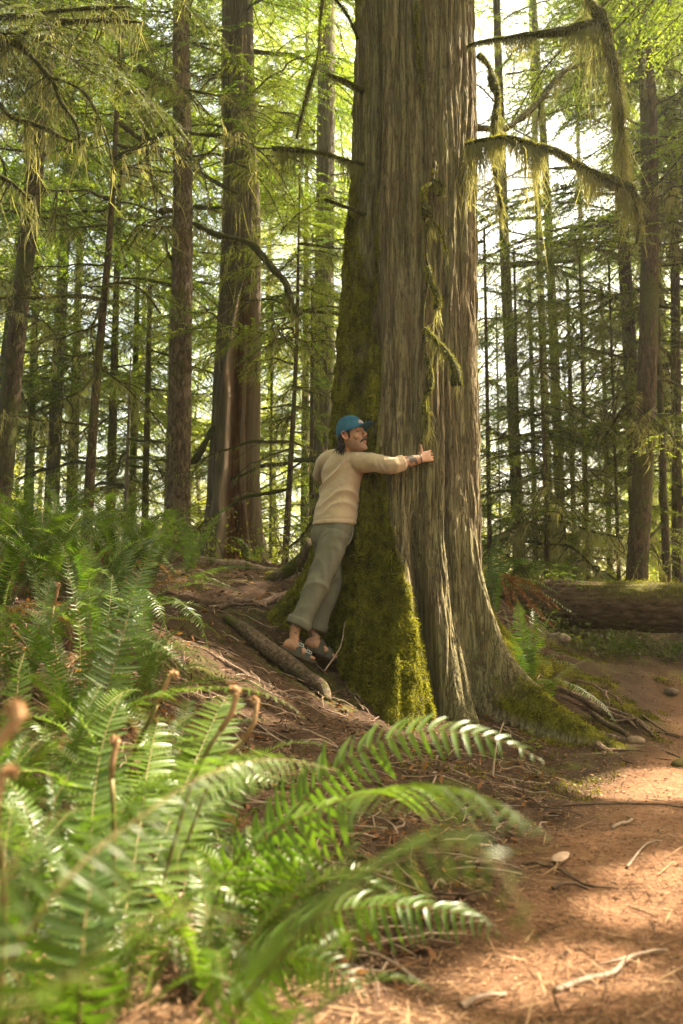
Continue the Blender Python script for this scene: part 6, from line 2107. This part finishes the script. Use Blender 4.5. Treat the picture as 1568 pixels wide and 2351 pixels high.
canopy('tall hemlock added for shade across the trail, nearest the cedar', 5.4, 7.6, 1, 60, 6.6, 11, 3.2)
canopy('tall hemlock added for shade across the trail behind the nearest one', 7.4, 10.6, 2, 62, 6.6, 11, 3.4)
canopy('tall hemlock added for shade farthest across the trail', 9.4, 7.6, 3, 60, 7, 12, 3.4)
canopy('tall hemlock added for shade standing past the log end', 7.6, 14.0, 4, 50, 7.5, 12, 3.0)
canopy('tall hemlock added for shade beside the trail before the log', 6.5, 3.1, 5, 54, 6.0, 10.5, 3.0)
canopy('tall hemlock added for shade out across the clearing', 10.4, 11.6, 6, 50, 8, 13, 3.4)

canopy('tall hemlock added for shade beyond the lower edge of the trail', 8.6, 4.6, 8, 50, 6.5, 11, 3.0)
canopy(None, .6, 7.0, 7, 46, 7.6, 12.5, 1.6, root=CEDAR, arc=(-3.6, .6), size=(1.1, 1.7))  # cedar's crown above the frame, added to darken the upper trunk
# ------------------------------------------------------------------ camera, sun, sky
cam = bpy.data.cameras.new('camera')
cam.sensor_fit = 'VERTICAL'
cam.sensor_height = 36
cam.sensor_width = 24
cam.lens = LENS
cam.clip_end = 600
cam.clip_start = .05
cam.dof.use_dof = True
cam.dof.focus_distance = 6.35
cam.dof.aperture_fstop = 2.8
co = bpy.data.objects.new('camera', cam)
co.location = (0, 0, CAM_Z)
co.rotation_euler = (PI / 2 + PITCH, 0, 0)
col.objects.link(co)
scene.camera = co

w = bpy.data.worlds.new('World')
scene.world = w
w.use_nodes = True
nt = w.node_tree
bg = nt.nodes['Background']
sky = nt.nodes.new('ShaderNodeTexSky')
sky.sky_type = 'NISHITA'
sky.sun_disc = False
sky.sun_elevation = SUN_EL
sky.sun_rotation = SUN_AZ
sky.dust_density = 5.0
sky.air_density = 1.0
tint = nt.nodes.new('ShaderNodeMix')
tint.data_type = 'RGBA'
tint.blend_type = 'MULTIPLY'
tint.inputs[0].default_value = 1.0
tint.inputs[7].default_value = (1.0, .86, .62, 1)
nt.links.new(sky.outputs[0], tint.inputs[6])
nt.links.new(tint.outputs[2], bg.inputs['Color'])
bg.inputs['Strength'].default_value = .15
sl = bpy.data.lights.new('sun', 'SUN')
sl.energy = 5.0
sl.angle = math.radians(.6)
sl.color = (1.0, .87, .66)
so = bpy.data.objects.new('sun', sl)
so.rotation_euler = Vector(-SUN_DIR).to_track_quat('-Z', 'Y').to_euler()
so.location = tuple(SUN_DIR * 60)
col.objects.link(so)

scene.view_settings.view_transform = 'Standard'
scene.view_settings.look = 'None'
scene.view_settings.exposure = 2.75
scene.view_settings.gamma = 1.0
scene.cycles.use_denoising = True
scene.cycles.max_bounces = 8
scene.cycles.transparent_max_bounces = 8
scene.cycles.diffuse_bounces = 4
scene.cycles.glossy_bounces = 2
scene.cycles.transmission_bounces = 4
scene.cycles.sample_clamp_indirect = 6.0
scene.cycles.caustics_reflective = False
scene.cycles.caustics_refractive = False

# ------------------------------------------------------------------ the hazy air under the trees
V, Q, T = [(-75, -6, -2), (75, -6, -2), (75, 110, -2), (-75, 110, -2), (-75, -6, 34), (75, -6, 34), (75, 110, 34), (-75, 110, 34)], [(0, 3, 2, 1), (4, 5, 6, 7), (0, 1, 5, 4), (1, 2, 6, 5), (2, 3, 7, 6), (3, 0, 4, 7)], None
mb = MB()
mb.add(V, Q)
m, nt = new_mat('haze')
g = NT(nt)
vol = g.n('VolumePrincipled', {'Color': (.95, .93, .85, 1), 'Density': .0022, 'Anisotropy': .75})
nt.links.new(vol.outputs[0], g.n('OutputMaterial').inputs['Volume'])
tag(mb.build('haze', m, smooth=False), 'pale sunlit haze hanging between the trees', 'haze', kind='stuff')
scene.cycles.volume_bounces = 1
